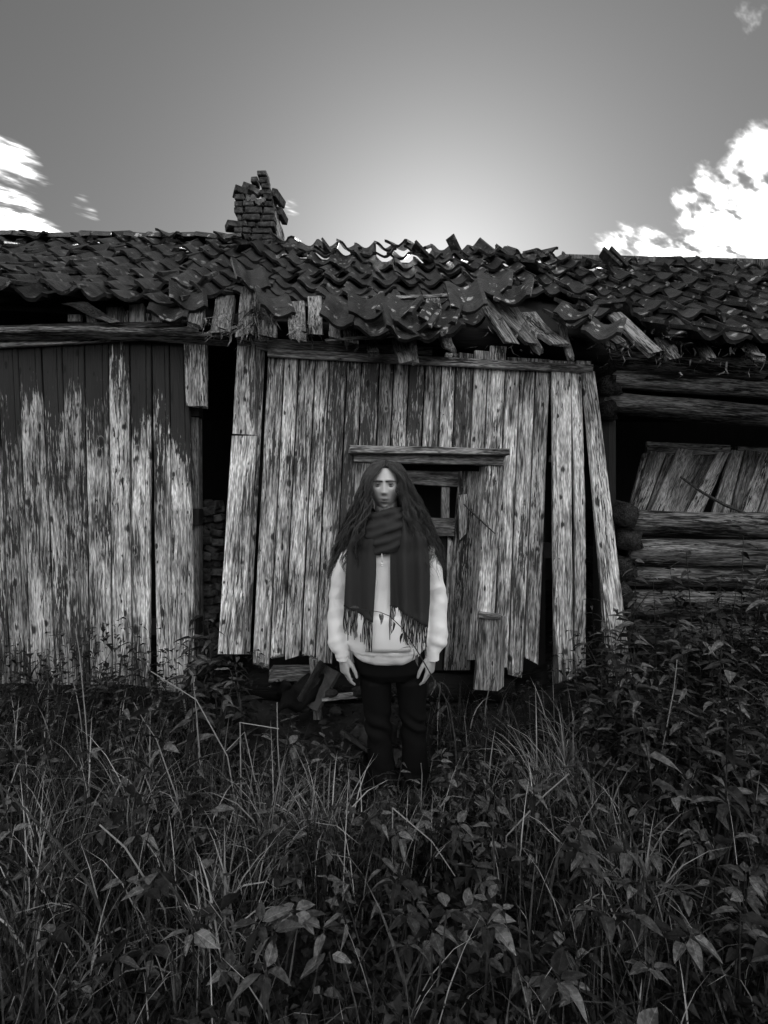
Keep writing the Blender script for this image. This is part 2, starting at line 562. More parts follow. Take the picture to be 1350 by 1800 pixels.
# --- left wall: tall tongue-and-groove boards with dark paint clinging to the top
rails = MB()
for zc in (0.75, 1.4, 2.05):
    rails.box(Vector((-2.45, YW + 0.075, zc)), (2.70, 0.07, 0.10))
wall_l = rails.build('plank_wall', M_DARK, house)
wall_l['label'] = 'left boarded wall with dark paint peeling off bare wood'
tops = [-38 * k - 8 for k in range(9, 0, -1)] + [-7, 30, 71, 107, 147, 190, 227, 266, 297, 330]
bots = [-38 * k + 18 for k in range(9, 0, -1)] + [20, 57, 100, 130, 159, 198, 232, 262, 302, 346]
for i in range(len(tops) - 1):
    g0 = 1.2
    x0, x1, b0, b1 = tops[i] + g0, tops[i + 1] - g0, bots[i] + g0, bots[i + 1] - g0
    if i == len(tops) - 3:                # the board that has split away from its neighbour
        b0, b1 = 276, 304
    yb = 1262 + rng.uniform(-10, 14)
    paint = {9: (.08, .9, .5), 10: (.02, 1.0, .42), 11: (.05, .95, .5), 12: (.10, .85, .5), 13: (-.02, 1.15, .40), 14: (-.06, 1.25, .22),
             15: (-.05, 1.2, .44), 16: (-.03, 1.05, .50), 17: (-.02, 1.0, .40)}.get(i, (.05, .95, .45))
    pboard('plank', wall_l, M_LEFT, [(x0, 596), (x1, 594), (b1, yb), (b0, yb + rng.uniform(-4, 4))], YW + rng.uniform(-.003, .003), rag_bot=.012, col=paint, warp=.006, segs=4, bead=True)
# the lapped half of the corner strip, the short corner board and the fascia with its sill
pboard('corner_board', wall_l, M_LEFT, [(321, 582), (364, 584), (363, 716), (327, 713)], YW - .035, col=(-.03, .9, .12), rag_bot=.008)
pboard('fascia_board', wall_l, M_TRIM, [(-360, 604), (346, 573), (348, 590), (-360, 632)], YW - .04, horizontal=True, col=(-.2, 1.25, 0), segs=6)
pboard('fascia_board', wall_l, M_TRIM, [(-360, 582), (322, 562), (322, 573), (-360, 604)], YW - .02, horizontal=True, col=(.1, .6, 0), segs=6)
pboard('drip_board', wall_l, M_ROT, [(-360, 566), (398, 583), (399, 592), (-360, 576)], [YW - .11, YW - .07, YW - .09, YW - .13], horizontal=True, col=(-.05, .8, 0), segs=9, warp=.02, rag_bot=.02, th=.06)
for (x, w, t, b) in ((186, 20, 543, 566), (207, 9, 541, 566), (217, 8, 547, 567), (226, 27, 533, 566), (255, 7, 548, 567), (265, 20, 545, 566), (287, 23, 545, 566), (318, 42, 532, 567),
                     (150, 22, 549, 566), (118, 24, 552, 565)):
    pboard('nailed_stub', wall_l, M_ROT, [(x, t), (x + w, t + rng.uniform(-2, 3)), (x + w - 1, b), (x + 1, b)], YW - .03 + rng.uniform(-.01, .01), segs=2, rag_top=.012, col=(-.2, 1.5, 0))
pboard('splintered_strip', wall_l, M_ROT, [(110, 534), (150, 530), (214, 566), (196, 568)], YW - .09, segs=5, warp=.03, col=(-.2, 1.2, 0))
pboard('jamb_post', wall_l, M_DARK, [(331, 716), (348, 716), (352, 1180), (345, 1180)], YW + .06, th=.07, col=(-.1, 1.6, 0))

# --- middle wall: knotty boards leaning to the right, the low door in it
rails = MB()
for zc in (1.2, 2.12):
    rails.box(Vector((-0.42 if zc < 2 else 0.15, YW + 0.08, zc)), (0.5 if zc < 2 else 1.7, 0.07, 0.09))
rails.box(Vector((0.84, YW + 0.08, 1.2)), (0.32, 0.07, 0.09))
wall_m = rails.build('plank_wall', M_DARK, house)
wall_m['label'] = 'middle boarded wall of grey knotty planks leaning sideways'
edge = [471, 501, 526, 555, 580, 611, 637, 668, 693, 720, 748, 777, 802, 833, 858, 889, 915, 942, 968]


def mid_y(x):
    return 612 + (x - 470) * 0.066


for i in range(len(edge) - 1):
    x0, x1 = edge[i] + 1.0, edge[i + 1] - 1.0
    sl = -25.5 + 7 * i / 18                   # drift of the foot in pixels over 500
    top = mid_y(x0)

    def foot(x, y):
        return x + sl * (y - 640) / 480
    if x1 < 640:
        yb = 1150 + rng.uniform(-14, 16) + (12 if i < 2 else 0)
    elif x0 < 845:
        yb = 790                              # over the door
    else:
        yb = 1172 + rng.uniform(-10, 14)
    if 611 <= edge[i] < 637:
        yb = 1150
    col = (rng.uniform(-.08, .06), rng.uniform(.75, 1.15), rng.uniform(0, .05))
    if i in (4, 5, 6, 7, 9):
        col = (col[0] + .04, col[1] * .9, .03)
    if i >= 14:
        col = (rng.uniform(-.14, -.04), rng.uniform(.85, 1.1), 0)
    pboard('plank', wall_m, M_MID, [(x0, top), (x1, top), (foot(x1, yb), yb), (foot(x0, yb), yb)], YW + rng.uniform(-.004, .003), rag_bot=.0 if yb == 790 else .03, col=col, warp=.005, segs=6 if yb > 800 else 3)
# corner post of two lapped boards with its dark return
pboard('corner_board', wall_m, M_MID, [(417, 600), (447, 604), (449, 764), (408, 762)], YW - .075, col=(-.02, .8, 0))
pboard('corner_board', wall_m, M_MID, [(407, 766), (450, 766), (424, 1150), (382, 1150)], YW - .085, col=(-.04, 1.15, 0), segs=6)
pboard('corner_return', wall_m, M_MID, [(447.5, 606), (467, 612), (440, 1150), (425, 1150)], [YW - .07, YW - .012, YW - .012, YW - .07], col=(.06, .6, 0), segs=5)
pboard('cap_board', wall_m, M_TRIM, [(416, 584), (470, 598), (470, 616), (418, 604)], [YW - .10, YW - .04, YW - .04, YW - .10], horizontal=True, col=(-.1, .9, 0), segs=3)
pboard('fascia_board', wall_m, M_TRIM, [(470, 611), (1043, 641), (1042, 656), (470, 626)], YW - .035, horizontal=True, col=(-.15, .95, 0), segs=8)
pboard('fascia_board', wall_m, M_TRIM, [(470, 594), (760, 610), (760, 625), (470, 611)], YW - .015, horizontal=True, col=(.0, .7, 0), segs=5)
for (x, w, t, b) in ((834, 26, 616, 634), (861, 29, 608, 635), (782, 22, 619, 629), (806, 26, 620, 631), (893, 22, 627, 637), (917, 50, 629, 640), (966, 44, 634, 643), (1014, 26, 633, 646)):
    pboard('nailed_stub', wall_m, M_MID, [(x, t), (x + w, t + 2), (x + w, b), (x, b)], YW - .028, segs=2, rag_top=.003, col=(-.15, 1.0, 0))
# boards that have sprung loose at the corner
pboard('sprung_plank', wall_m, M_MID, [(970, 648), (1003, 650), (1008, 1195), (975, 1200)], [YW - .02, YW - .02, YW - .16, YW - .16], col=(-.14, .95, 0), segs=7, rag_bot=.02)
pboard('sprung_plank', wall_m, M_MID, [(1004, 650), (1022, 651), (1030, 1175), (1010, 1180)], [YW - .015, YW - .015, YW - .05, YW - .05], col=(-.12, 1.05, 0), segs=7, bulge=.03, rag_bot=.02)
pboard('sprung_plank', wall_m, M_MID, [(1023, 651), (1046, 653), (1114, 1205), (1074, 1210)], [YW - .025, YW - .025, YW - .24, YW - .24], col=(-.14, 1.0, 0), segs=7, rag_bot=.02)
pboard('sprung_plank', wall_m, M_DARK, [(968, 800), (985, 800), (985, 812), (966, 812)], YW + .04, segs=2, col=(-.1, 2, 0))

# --- the door with its frame
frame = MB()
frame.box(at(747, 812, YW + .06), (.66, .07, .05))
door_frame = frame.build('door_frame', M_DARK, house)
pboard('lintel_ledge', door_frame, M_ROT, [(614, 782), (893, 788), (894, 799), (616, 796)], YW - .12, horizontal=True, th=.11, segs=8, col=(-.05, .9, 0), warp=.008, rag_bot=.012, rag_top=.012)
pboard('lintel_board', door_frame, M_TRIM, [(622, 797), (884, 800), (884, 818), (622, 812)], YW - .05, horizontal=True, th=.045, segs=4, col=(-.1, .95, 0))
pboard('door_casing', door_frame, M_MID, [(625, 813), (651, 814), (640, 1165), (612, 1165)], YW - .03, col=(.0, .9, 0))
pboard('door_casing', door_frame, M_MID, [(853, 818), (878, 818), (858, 1150), (833, 1150)], YW - .03, col=(-.12, 1.0, 0), segs=6)
pboard('door_jamb', door_frame, M_MID, [(842, 820), (853, 820), (833, 1160), (822, 1160)], [YW + .05, YW - .02, YW - .02, YW + .05], col=(-.02, .8, 0))
pboard('weather_strip', door_frame, M_MID, [(879, 819), (886, 819), (866, 1082), (861, 1082)], YW - .012, th=.012, col=(.0, .7, 0))
dz = MB()
dz.box(at(727, 1010, YW + .10), (.02, .02, 1.0))
door = dz.build('door', M_DARK, house)
door['label'] = 'broken door with its panes gone and a splintered stile'
pboard('door_rail', door, M_ROT, [(655, 826), (806, 829), (805, 856), (655, 848)], YW + .04, horizontal=True, col=(.0, .6, 0), segs=4, rag_bot=.004)
pboard('door_stile', door, M_ROT, [(807, 828), (846, 829), (826, 1178), (780, 1178)], YW + .05, col=(.05, .95, 0), segs=6)
pboard('door_stile', door, M_ROT, [(655, 828), (680, 828), (668, 1178), (640, 1178)], YW + .05, col=(.05, .9, 0))
pboard('glazing_bar', door, M_ROT, [(776, 854), (791, 855), (790, 913), (776, 912)], YW + .055, col=(-.15, 1.3, 0), segs=2)
pboard('door_rail', door, M_ROT, [(690, 908), (800, 911), (798, 943), (690, 940)], YW + .045, horizontal=True, col=(.05, .5, 0), segs=3)
pboard('broken_panel', door, M_ROT, [(787, 946), (797, 950), (790, 1060), (784, 1060)], YW + .06, col=(-.1, 1.2, 0), segs=3, rag_top=.02)
pboard('splinter', door, M_ROT, [(806, 870), (824, 868), (820, 940), (808, 945)], YW + .02, col=(-.15, 1.6, 0), segs=3, rag_bot=.03)
pboard('door_panel', door, M_ROT, [(690, 945), (786, 945), (778, 1178), (682, 1178)], YW + .085, col=(.3, .7, 0), segs=2)
hook = MB().tube([at(815, 886, YW - .03), at(840, 910, YW - .05), at(870, 938, YW - .04)], [.004, .006, .003], 5)
hook.build('iron_hook', M_IRON, door)

# --- right wall: round logs, notched corner, open gap
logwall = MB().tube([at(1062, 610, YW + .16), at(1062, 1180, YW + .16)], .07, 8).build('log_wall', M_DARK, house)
logwall['label'] = 'right log wall with an open gap between its round logs'


def log(parent, p0, p1, r0, r1, n=16, segs=14, rough=.05, col=(-.1, 1, 0), squash=1.0, mat=None):
    p0, p1 = Vector(p0), Vector(p1)
    ex = (p1 - p0).normalized()
    ez = (Vector((0, 0, 1)) - ex * ex.z).normalized()
    ey = ez.cross(ex)
    W = Matrix((ex, ey, ez)).transposed().to_4x4()
    W.translation = p0
    L = (p1 - p0).length
    sd = rng.random() * 50
    rs = []
    for i in range(segs + 1):
        t = i / segs
        r = lerp(r0, r1, t) * (1 + .10 * mnoise.noise(Vector((sd, t * 4, 0))))
        ring = []
        for j in range(n):
            a = 2 * math.pi * j / n
            rr = r * (1 + rough * 2 * mnoise.noise(Vector((math.cos(a) * 1.5, math.sin(a) * 1.5 + sd, t * 3))))
            ring.append((L * t + (rng.uniform(-.02, .02) if i in (0, segs) else 0), math.cos(a) * rr, math.sin(a) * rr * squash + .03 * r0 * math.sin(t * 5 + sd)))
        rs.append(ring)
    mb = MB().rings(rs, True)
    me = bpy.data.meshes.new('log')
    me.from_pydata(mb.v, [], mb.f)
    o = link_mesh('log', me, mat or M_LOG, parent, W, True)
    o.color = (*col, 1)
    return o


YL = YW + .16
log(logwall, at(1030, 622, YL - .03), at(1344, 648, YL - .06), .085, .075, col=(.05, .7, 0), rough=.02)
log(logwall, at(1055, 663, YL), at(1560, 700, YL), .062, .06, col=(-.2, 1.3, 0), rough=.02)
log(logwall, at(1055, 708, YL), at(1560, 745, YL), .075, .06, rough=.15, col=(.0, .8, 0))
log(logwall, at(1100, 918, YL), at(1560, 928, YL), .075, .08, rough=.14, col=(-.05, 1.1, 0))
log(logwall, at(1100, 968, YL), at(1560, 975, YL), .085, .085, rough=.12, col=(.0, .9, 0))
log(logwall, at(1085, 1012, YL), at(1560, 1018, YL), .06, .065, rough=.12, col=(.0, .8, 0))
log(logwall, at(1085, 1060, YL), at(1560, 1065, YL), .085, .085, rough=.08, col=(-.1, .7, 0))
log(logwall, at(1085, 1115, YL), at(1560, 1118, YL), .085, .085, rough=.08, col=(-.1, .6, 0))
for (px, py, r) in ((1066, 640, .07), (1072, 678, .065), (1074, 720, .065), (1100, 905, .075), (1108, 950, .075), (1098, 1000, .08), (1095, 1050, .075), (1092, 1100, .08)):
    p = at(px, py, YL - .10)
    log(logwall, p, p + Vector((0.02, .9, .0)), r, r, n=12, segs=5, rough=.30, col=(-.05, .8, 0), mat=M_END)
MB().tube([at(470, 585, YW + .03), at(760, 590, YW + .03), at(1065, 622, YW + .05)], [.065, .07, .07], 12, rough=.03).build('wall_plate_log', M_LOG, house, True)

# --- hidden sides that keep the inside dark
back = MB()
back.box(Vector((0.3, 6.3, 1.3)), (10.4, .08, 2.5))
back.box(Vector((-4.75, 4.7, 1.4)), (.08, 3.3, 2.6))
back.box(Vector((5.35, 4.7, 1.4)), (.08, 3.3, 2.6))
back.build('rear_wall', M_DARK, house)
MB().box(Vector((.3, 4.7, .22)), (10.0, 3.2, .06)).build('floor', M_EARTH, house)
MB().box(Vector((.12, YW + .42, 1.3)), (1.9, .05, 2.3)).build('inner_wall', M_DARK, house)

# ------------------------------------------------------------------ roof
YE, YR = 2.84, 4.65
eave_px = [(-900, 515), (0, 528), (150, 538), (300, 548), (420, 563), (500, 578), (640, 592), (780, 604), (860, 592), (930, 575), (1000, 582), (1100, 598), (1200, 612), (1350, 616), (2200, 640)]
ridge_px = [(-300, 428), (0, 433), (330, 434), (430, 438), (500, 443), (640, 451), (800, 453), (870, 458), (1000, 470), (1350, 484), (1700, 494)]


def roof_pt(X, s, lift=0.0):
    """X across, s = 0 at the eave and 1 at the ridge"""
    ze = CAM_H + (900 - interp(eave_px, 675 + F * X / YE)) / F * YE
    zr = CAM_H + (900 - interp(ridge_px, 675 + F * X / YR)) / F * YR
    sag = -0.05 * math.sin(math.pi * s) + .02 * mnoise.noise(Vector((X * 1.1, s * 2, 4)))
    return Vector((X, lerp(YE, YR, s), lerp(ze, zr, s) + sag + lift))


def slab(s0, s1, lift, th, X0=-4.7, X1=5.3, nx=44, ns=6):
    top = [[roof_pt(lerp(X0, X1, i / nx), lerp(s0, s1, k / ns), lift) for i in range(nx + 1)] for k in range(ns + 1)]
    vs = [p for row in top for p in row] + [p - Vector((0, 0, th)) for row in top for p in row]
    n, N = nx + 1, (nx + 1) * (ns + 1)
    fs = []
    for k in range(ns):
        for i in range(nx):
            a = k * n + i
            fs += [(a, a + 1, a + n + 1, a + n), (N + a, N + a + n, N + a + n + 1, N + a + 1)]
    for i in range(nx):
        fs += [(i, N + i, N + i + 1, i + 1), (ns * n + i, ns * n + i + 1, N + ns * n + i + 1, N + ns * n + i)]
    return vs, fs


rf = MB()
rf.add(*slab(.10, .96, -.075, .025))
rf.add(*slab(.93, 1.0, -.045, .02))
# far slope, falling away behind the ridge
n = 44
bk = [[roof_pt(lerp(-4.7, 5.3, i / n), .985, -.08) for i in range(n + 1)], [Vector((lerp(-4.7, 5.3, i / n), 6.45, 2.45)) for i in range(n + 1)]]
vs = bk[0] + bk[1] + [p - Vector((0, 0, .03)) for p in bk[0] + bk[1]]
fs = [(i, i + 1, n + 2 + i, n + 1 + i) for i in range(n)] + [(2 * n + 2 + i, 3 * n + 3 + i, 3 * n + 4 + i, 2 * n + 3 + i) for i in range(n)]
rf.add(vs, fs)
roof = rf.build('roof', M_DARK, house)
roof['label'] = 'sagging roof of dark lichen-spotted clay pantiles'


def tile_mesh(seed, broken=False):
    r = random.Random(seed)
    w, L, th, nseg = .203, .335, .021, 9
    rows = []
    for k, s in enumerate((0.0, .5, 1.0)):
        top, bot = [], []
        for i in range(nseg + 1):
            t = i / nseg
            c = ((math.cos(2 * math.pi * (t - .03)) + 1) / 2) ** 1.15
            z = .056 * c - (.014 if t > .93 else 0)
            x = (t - .5) * w
            y = -L * (1 - s) + (r.uniform(-.006, .006) if k == 0 else 0)
            if broken and k == 0:
                y += (.02 + .10 * abs(math.sin(t * 4 + seed))) * (1 if t > .4 else .3)
            z += .008 * (1 - s) + r.uniform(-.0012, .0012)
            top.append((x, y, z))
            bot.append((x, y + (.002 if k == 0 else 0), z - th))
        rows.append(top + bot[::-1])
    mb = MB().rings(rows, True)
    me = bpy.data.meshes.new('roof_tile')
    me.from_pydata(mb.v, [], mb.f)
    me.polygons.foreach_set('use_smooth', [len(p.vertices) == 4 for p in me.polygons])
    me.materials.append(M_TILE)
    me.update()
    me.set_sharp_from_angle(angle=R(40))
    return me


TILES = [tile_mesh(i) for i in range(7)] + [tile_mesh(i + 20, True) for i in range(3)]
COLW, ROWS = .176, 9
stuff = MB()
n_tiles = 0


def tile_frame(X, s):
    p = roof_pt(X, s, 0)
    ey = (roof_pt(X, s + .05) - roof_pt(X, s - .05)).normalized()
    ex = (roof_pt(X + .1, s) - roof_pt(X - .1, s)).normalized()
    ez = ex.cross(ey).normalized()
    ex = ey.cross(ez)
    M = Matrix((ex, ey, ez)).transposed().to_4x4()
    M.translation = p
    return M


def put_tile(M, me, lichen):
    o = bpy.data.objects.new('roof_tile', me)
    o.color = (lichen, 1, 1, 1)
    place(o, M, roof)
    return o


# places where the lower courses have slid off
def missing(px, py, row):
    holes = ((842, 1006, 535, 640), (415, 520, 545, 640), (516, 600, 560, 640), (300, 345, 530, 600), (1000, 1130, 585, 640), (340, 420, 545, 600), (-10, 60, 536, 570))
    return any(a < px < b and c < py < d for a, b, c, d in holes)


for row in range(ROWS, -1, -1):
    for ci in range(-26, 30):
        wave = .5 * mnoise.noise(Vector((ci * .21, row * .4, 8)))
        X = ci * COLW + .012 * wave + rng.uniform(-.006, .006)
        s = (row - .05) / ROWS * .96 + .012 * mnoise.noise(Vector((ci * .3, row * 1.0, 2)))
        head = roof_pt(X, s)
        low = roof_pt(X, s)
        px, py = 675 + F * low.x / low.y, 900 - F * (low.z - CAM_H) / low.y
        if missing(px, py, row):
            continue
        M = tile_frame(X, s + .335 / 2.22)
        wild = 1.0 + 1.6 * max(0, mnoise.noise(Vector((X * 1.3, s * 3, 11)))) + (1.5 if row >= ROWS - 1 else 0) + (1.0 if row <= 1 else 0)
        jit = Euler((R(rng.gauss(-5.0, 1.8 * wild)), R(rng.gauss(0, 3.2 * wild)), R(rng.gauss(0, 3.0 * wild)))).to_matrix().to_4x4()
        M = M @ Matrix.Translation((0, rng.uniform(-.015, .02), .006 * (row % 2) + rng.uniform(0, .012))) @ jit
        me = TILES[rng.randrange(7)] if rng.random() > .18 else TILES[7 + rng.randrange(3)]
        if not (-70 < px < 1420):
            stuff.add([M @ v.co for v in me.vertices], [tuple(p.vertices) for p in me.polygons])
            continue
        lich = max(0.0, min(1.0, .36 + .5 * (px > 780) + .8 * mnoise.noise(Vector((X * 1.7, s * 3, 21)))))
        put_tile(M, me, lich)
        n_tiles += 1
print('tiles', n_tiles)
so = stuff.build('roof_tiles_beyond_view', M_TILE, roof, False)
so['kind'] = 'stuff'
so.name = 'outer_tiles'
# tiles that slid down and hang over the eave, and ones tipped up along the ridge
for (px, py, Y, rz, rx, ry, k, l) in ((645, 545, 2.80, 4, 26, -4, 0, .8), (655, 575, 2.78, 2, 22, 3, 1, .5), (600, 556, 2.82, -6, 28, 6, 2, .6), (705, 548, 2.80, -22, 20, -8, 3, .9),
                                       (735, 570, 2.77, -20, 16, -5, 4, .7), (700, 578, 2.74, 12, 24, 14, 5, 1.), (760, 585, 2.75, -24, 14, -8, 6, .9), (818, 528, 2.86, 4, 38, 0, 0, 1.), (775, 562, 2.80, -18, 18, 0, 2, .8),
                                       (438, 492, 3.0, 26, 30, 10, 1, .6), (480, 540, 2.9, 24, 24, 8, 3, .6), (330, 530, 2.92, 20, 25, 10, 4, .5), (300, 552, 2.88, 10, 20, 5, 5, .6), (345, 500, 3.05, -12, 12, -10, 7, .5),
                                       (905, 520, 2.95, -20, 25, -6, 6, 1.), (870, 505, 3.0, -14, 22, 0, 0, 1.), (1010, 560, 2.86, -30, 18, -6, 8, .8), (1060, 585, 2.82, -28, 22, -10, 3, .9)):
    p = at(px, py, Y)
    fr = tile_frame(p.x, .1)
    fr.translation = p
    put_tile(fr @ Euler((R(rx * .75), R(ry), R(rz))).to_matrix().to_4x4() @ Matrix.Diagonal((1, .62, 1, 1)) @ Matrix.Translation((0, .17, 0)), TILES[k], l)
for (px, py, rx, ry, rz, k) in ((585, 437, 30, 30, 50, 1), (745, 442, 40, 30, 75, 3), (802, 432, 60, 20, 85, 7), (850, 436, 30, -20, 50, 5), (1075, 452, 30, 25, 55, 4), (1085, 453, 35, 30, 60, 0),
                               (640, 443, 10, 5, 80, 8), (520, 434, 15, 10, 70, 9), (890, 446, 20, 30, 50, 1)):
    p = at(px, py + 6, YR - .05)
    fr = tile_frame(p.x, .97)
    fr.translation = p
    put_tile(fr @ Euler((R(rx), R(ry), R(rz))).to_matrix().to_4x4() @ Matrix.Diagonal((.9, .7, 1, 1)) @ Matrix.Translation((0, .16, -.03)), TILES[k], .3)
# ridge tiles still lying on the left
for px in (10, 35, 75, 110, 140, 175, 250, 295, 330, 370, 398):
    p = at(px, interp(ridge_px, px) - 10 + rng.uniform(-2, 2), YR + .02)
    mb = MB()
    Rm = Euler((0, R(rng.gauss(0, 4)), R(rng.gauss(0, 5)))).to_matrix()
    prof = [(math.cos(a) * .085, math.sin(a) * .07) for a in (math.pi * k / 6 for k in range(7))]
    prof += [(x * .82, z * .82) for x, z in prof[::-1]]
    L = rng.uniform(.10, .20)
    mb.rings([[p + Rm @ Vector((sx, y, z)) for y, z in prof] for sx in (-L, L)], True)
    mb.build('ridge_tile', M_TILE, roof)
pboard('ridge_board', roof, M_DARK, [(990, 446), (1760, 464), (1760, 490), (990, 464)], YR + .10, horizontal=True, th=.06, segs=5, col=(-.1, 1.6, 0))
pboard('ridge_board', roof, M_DARK, [(900, 450), (1010, 451), (1010, 464), (900, 458)], YR + .16, horizontal=True, th=.05, segs=3, col=(-.1, 1.6, 0))
# rotten sheathing boards that poke out under the broken eave
for (x0, y0, x1, y1, w, c) in ((838, 512, 902, 605, 24, 1.3), (872, 535, 935, 600, 26, 1.0), (925, 552, 985, 606, 34, 1.5), (900, 540, 950, 612, 14, .8), (985, 560, 1004, 628, 12, 1.0), (1010, 545, 1090, 600, 26, .9), (1080, 550, 1150, 612, 26, 1.0), (1040, 560, 1075, 606, 20, .7),
                               (520, 530, 522, 585, 30, 1.0), (552, 520, 555, 582, 24, 1.3), (590, 530, 588, 590, 22, .9), (612, 545, 618, 600, 26, .7), (440, 505, 428, 590, 30, .9), (465, 535, 470, 590, 34, .7), (395, 520, 388, 580, 34, .6), (350, 515, 340, 566, 26, 1.2),
                               (700, 590, 715, 632, 26, 1.2), (722, 588, 730, 634, 14, 1.2), (775, 575, 790, 612, 20, 1.2), (650, 590, 656, 615, 20, .8), (760, 520, 770, 560, 24, 1.4), (1160, 595, 1185, 622, 22, .9), (1230, 600, 1250, 624, 18, .9), (1310, 600, 1335, 626, 22, .9)):
    pboard('sheathing_board', roof, M_ROT, [(x0 - w / 2, y0), (x0 + w / 2, y0 - 2), (x1 + w / 2, y1), (x1 - w / 2, y1 + rng.uniform(-5, 5))], [3.0, 3.0, 2.83, 2.83], th=.03, segs=4, rag_bot=.035, warp=.012, col=(-.2, c * 1.2, 0))
pboard('fallen_batten', roof, M_ROT, [(570, 596), (705, 583), (706, 590), (572, 600)], [2.86, 2.8, 2.8, 2.86], horizontal=True, segs=5, col=(-.2, 1.3, 0), warp=.01)
pboard('fallen_batten', roof, M_ROT, [(690, 520), (800, 514), (800, 520), (690, 526)], 2.98, horizontal=True, segs=4, col=(-.2, 1.4, 0), warp=.01)
# shredded birch bark and splinters hanging in tufts at the breaks
for (px, py, n, spread, ln) in ((455, 552, 70, 22, .16), (430, 575, 40, 14, .14), (530, 578, 40, 22, .10), (385, 570, 50, 26, .12), (620, 595, 25, 25, .08), (1180, 608, 40, 40, .07), (1300, 612, 40, 50, .07), (900, 590, 30, 50, .09), (1080, 602, 30, 45, .09)):
    mb = MB()
    for i in range(n):
        p = at(px + rng.gauss(0, spread * .6), py + rng.gauss(0, spread * .35), rng.uniform(2.82, 2.95))
        d = Vector((rng.gauss(.0, .5), rng.gauss(-.15, .3), rng.gauss(-.7, .5))).normalized() * ln * rng.uniform(.4, 1.1)
        sdw = Vector((rng.gauss(0, 1), rng.gauss(0, 1), rng.gauss(0, .4))).normalized() * rng.uniform(.002, .009)
        q = p + d * .5 + Vector((rng.gauss(0, .01), rng.gauss(0, .01), 0))
        mb.add([p - sdw, p + sdw, q + sdw * .9, p + d, q - sdw * .9], [(0, 1, 2, 4), (4, 2, 3)])
    o = mb.build('splinter_tuft', M_ROT, roof)
    o['kind'] = 'stuff'
    o.color = (-.2, 1.2, 0, 1)

# ------------------------------------------------------------------ chimney
YC = 4.72
core = MB()
PXM = YC / F
bx = lambda px: (px - 675) * PXM
bz = lambda py: CAM_H + (900 - py) * PXM
DEP = .42
core.box(Vector(((bx(418) + bx(474)) / 2, YC + DEP / 2, (bz(345) + bz(470)) / 2)), ((bx(474) - bx(418)) * .86, DEP * .8, bz(345) - bz(470)))
chimney = core.build('chimney', M_MORTAR, house)
chimney['label'] = 'crumbling brick chimney stepping down on its left side'
courses = [(298, 308, [(451, 469)]), (309, 320, [(440, 453), (454, 471)]), (321, 331, [(458, 474)]), (332, 341, [(456, 477)]), (341, 351, [(412, 429), (431, 446), (462, 478)]), (352, 362, [(411, 426), (427, 447), (449, 462), (463, 479)]),
           (363, 374, [(411, 428), (430, 460), (462, 481)]), (375, 386, [(416, 424), (425, 457), (460, 483)]), (388, 398, [(424, 433), (434, 450), (452, 483)]), (399, 409, [(410, 425), (426, 442), (443, 477)]), (410, 420, [(412, 440), (441, 479)]), (421, 433, [(412, 430), (431, 452), (453, 481)]), (434, 446, [(412, 440), (441, 481)])]


def brick(parent, c, s, rot=(0, 0, 0), col=1.0):
    mb = MB().box(Vector(), s, None, .004)
    me = bpy.data.meshes.new('brick')
    me.from_pydata(mb.v, [], mb.f)
    W = Matrix.Translation(c) @ Euler([R(a) for a in rot]).to_matrix().to_4x4()
    o = link_mesh('brick', me, M_BRICK, parent, W)
    b = o.modifiers.new('worn_edges', 'BEVEL')
    b.width, b.segments = .006, 1
    return o


for ti, (t, b, spans) in enumerate(courses):
    z = (bz(t) + bz(b)) / 2
    h = bz(t) - bz(b) - .004
    for (a, c) in spans:
        brick(chimney, Vector(((bx(a) + bx(c)) / 2 + .0, YC + .06 + rng.uniform(-.012, .012), z)), (bx(c) - bx(a) - .006, .115, h), (rng.gauss(0, 1), rng.gauss(0, 1.5), rng.gauss(0, 3)))
    # the right-hand flank and the back, seen from the side
    if t >= 320:
        xr = bx(spans[-1][1])
        for k in range(3):
            y0 = YC + .18 + k * .115
            if y0 > YC + DEP + .05 or (t < 340 and k > 1):
                continue
            brick(chimney, Vector((xr - .055 + rng.uniform(-.01, .012), y0, z + rng.uniform(-.003, .003))), (.11, .105, h), (rng.gauss(0, 2), rng.gauss(0, 2), rng.gauss(0, 3)))
        if t > 345:
            for k in range(3):
                brick(chimney, Vector((bx(spans[0][0]) + .06 + k * .11, YC + DEP, z)), (.105, .11, h), (0, 0, rng.gauss(0, 3)))
            brick(chimney, Vector((bx(spans[0][0]) + .055, YC + .22, z)), (.105, .16, h), (0, 0, rng.gauss(0, 3)))
brick(chimney, Vector((bx(419), YC + .06, bz(333))), (.12, .13, .062), (0, 8, 24))
brick(chimney, Vector((bx(438), YC + .08, bz(325))), (.135, .12, .06), (0, 24, -8))
brick(chimney, Vector((bx(410), YC + .05, bz(393))), (.16, .12, .062), (0, -8, 28))
brick(chimney, Vector((bx(483), YC + .16, bz(330))), (.06, .24, .075), (6, 20, -6))
brick(chimney, Vector((bx(485), YC + .30, bz(347))), (.06, .22, .07), (4, 12, -4))
for k in range(5):
    pboard('shingle', chimney, M_ROT, [(480 + 2 * k, 372 + 7 * k), (485 + 2 * k, 370 + 7 * k), (493 + 2 * k, 428), (487 + 2 * k, 430)], YC + .1 + .06 * k, segs=2, th=.012, col=(-.2, 1.6, 0))
mp = MB()
for (px, py, r) in ((452, 337, 5), (446, 349, 6), (455, 356, 5), (463, 352, 4), (437, 350, 4)):
    c = Vector((bx(px), YC + .0, bz(py)))
    mp.rings([[c + Vector((math.cos(a) * r * PXM * rng.uniform(.7, 1.3), yy, math.sin(a) * r * PXM * rng.uniform(.7, 1.3))) for a in (2 * math.pi * j / 9 for j in range(9))] for yy in (-.012, .05)], True)
mm = grime_material('pale_mortar', .10, .24, 30.0)
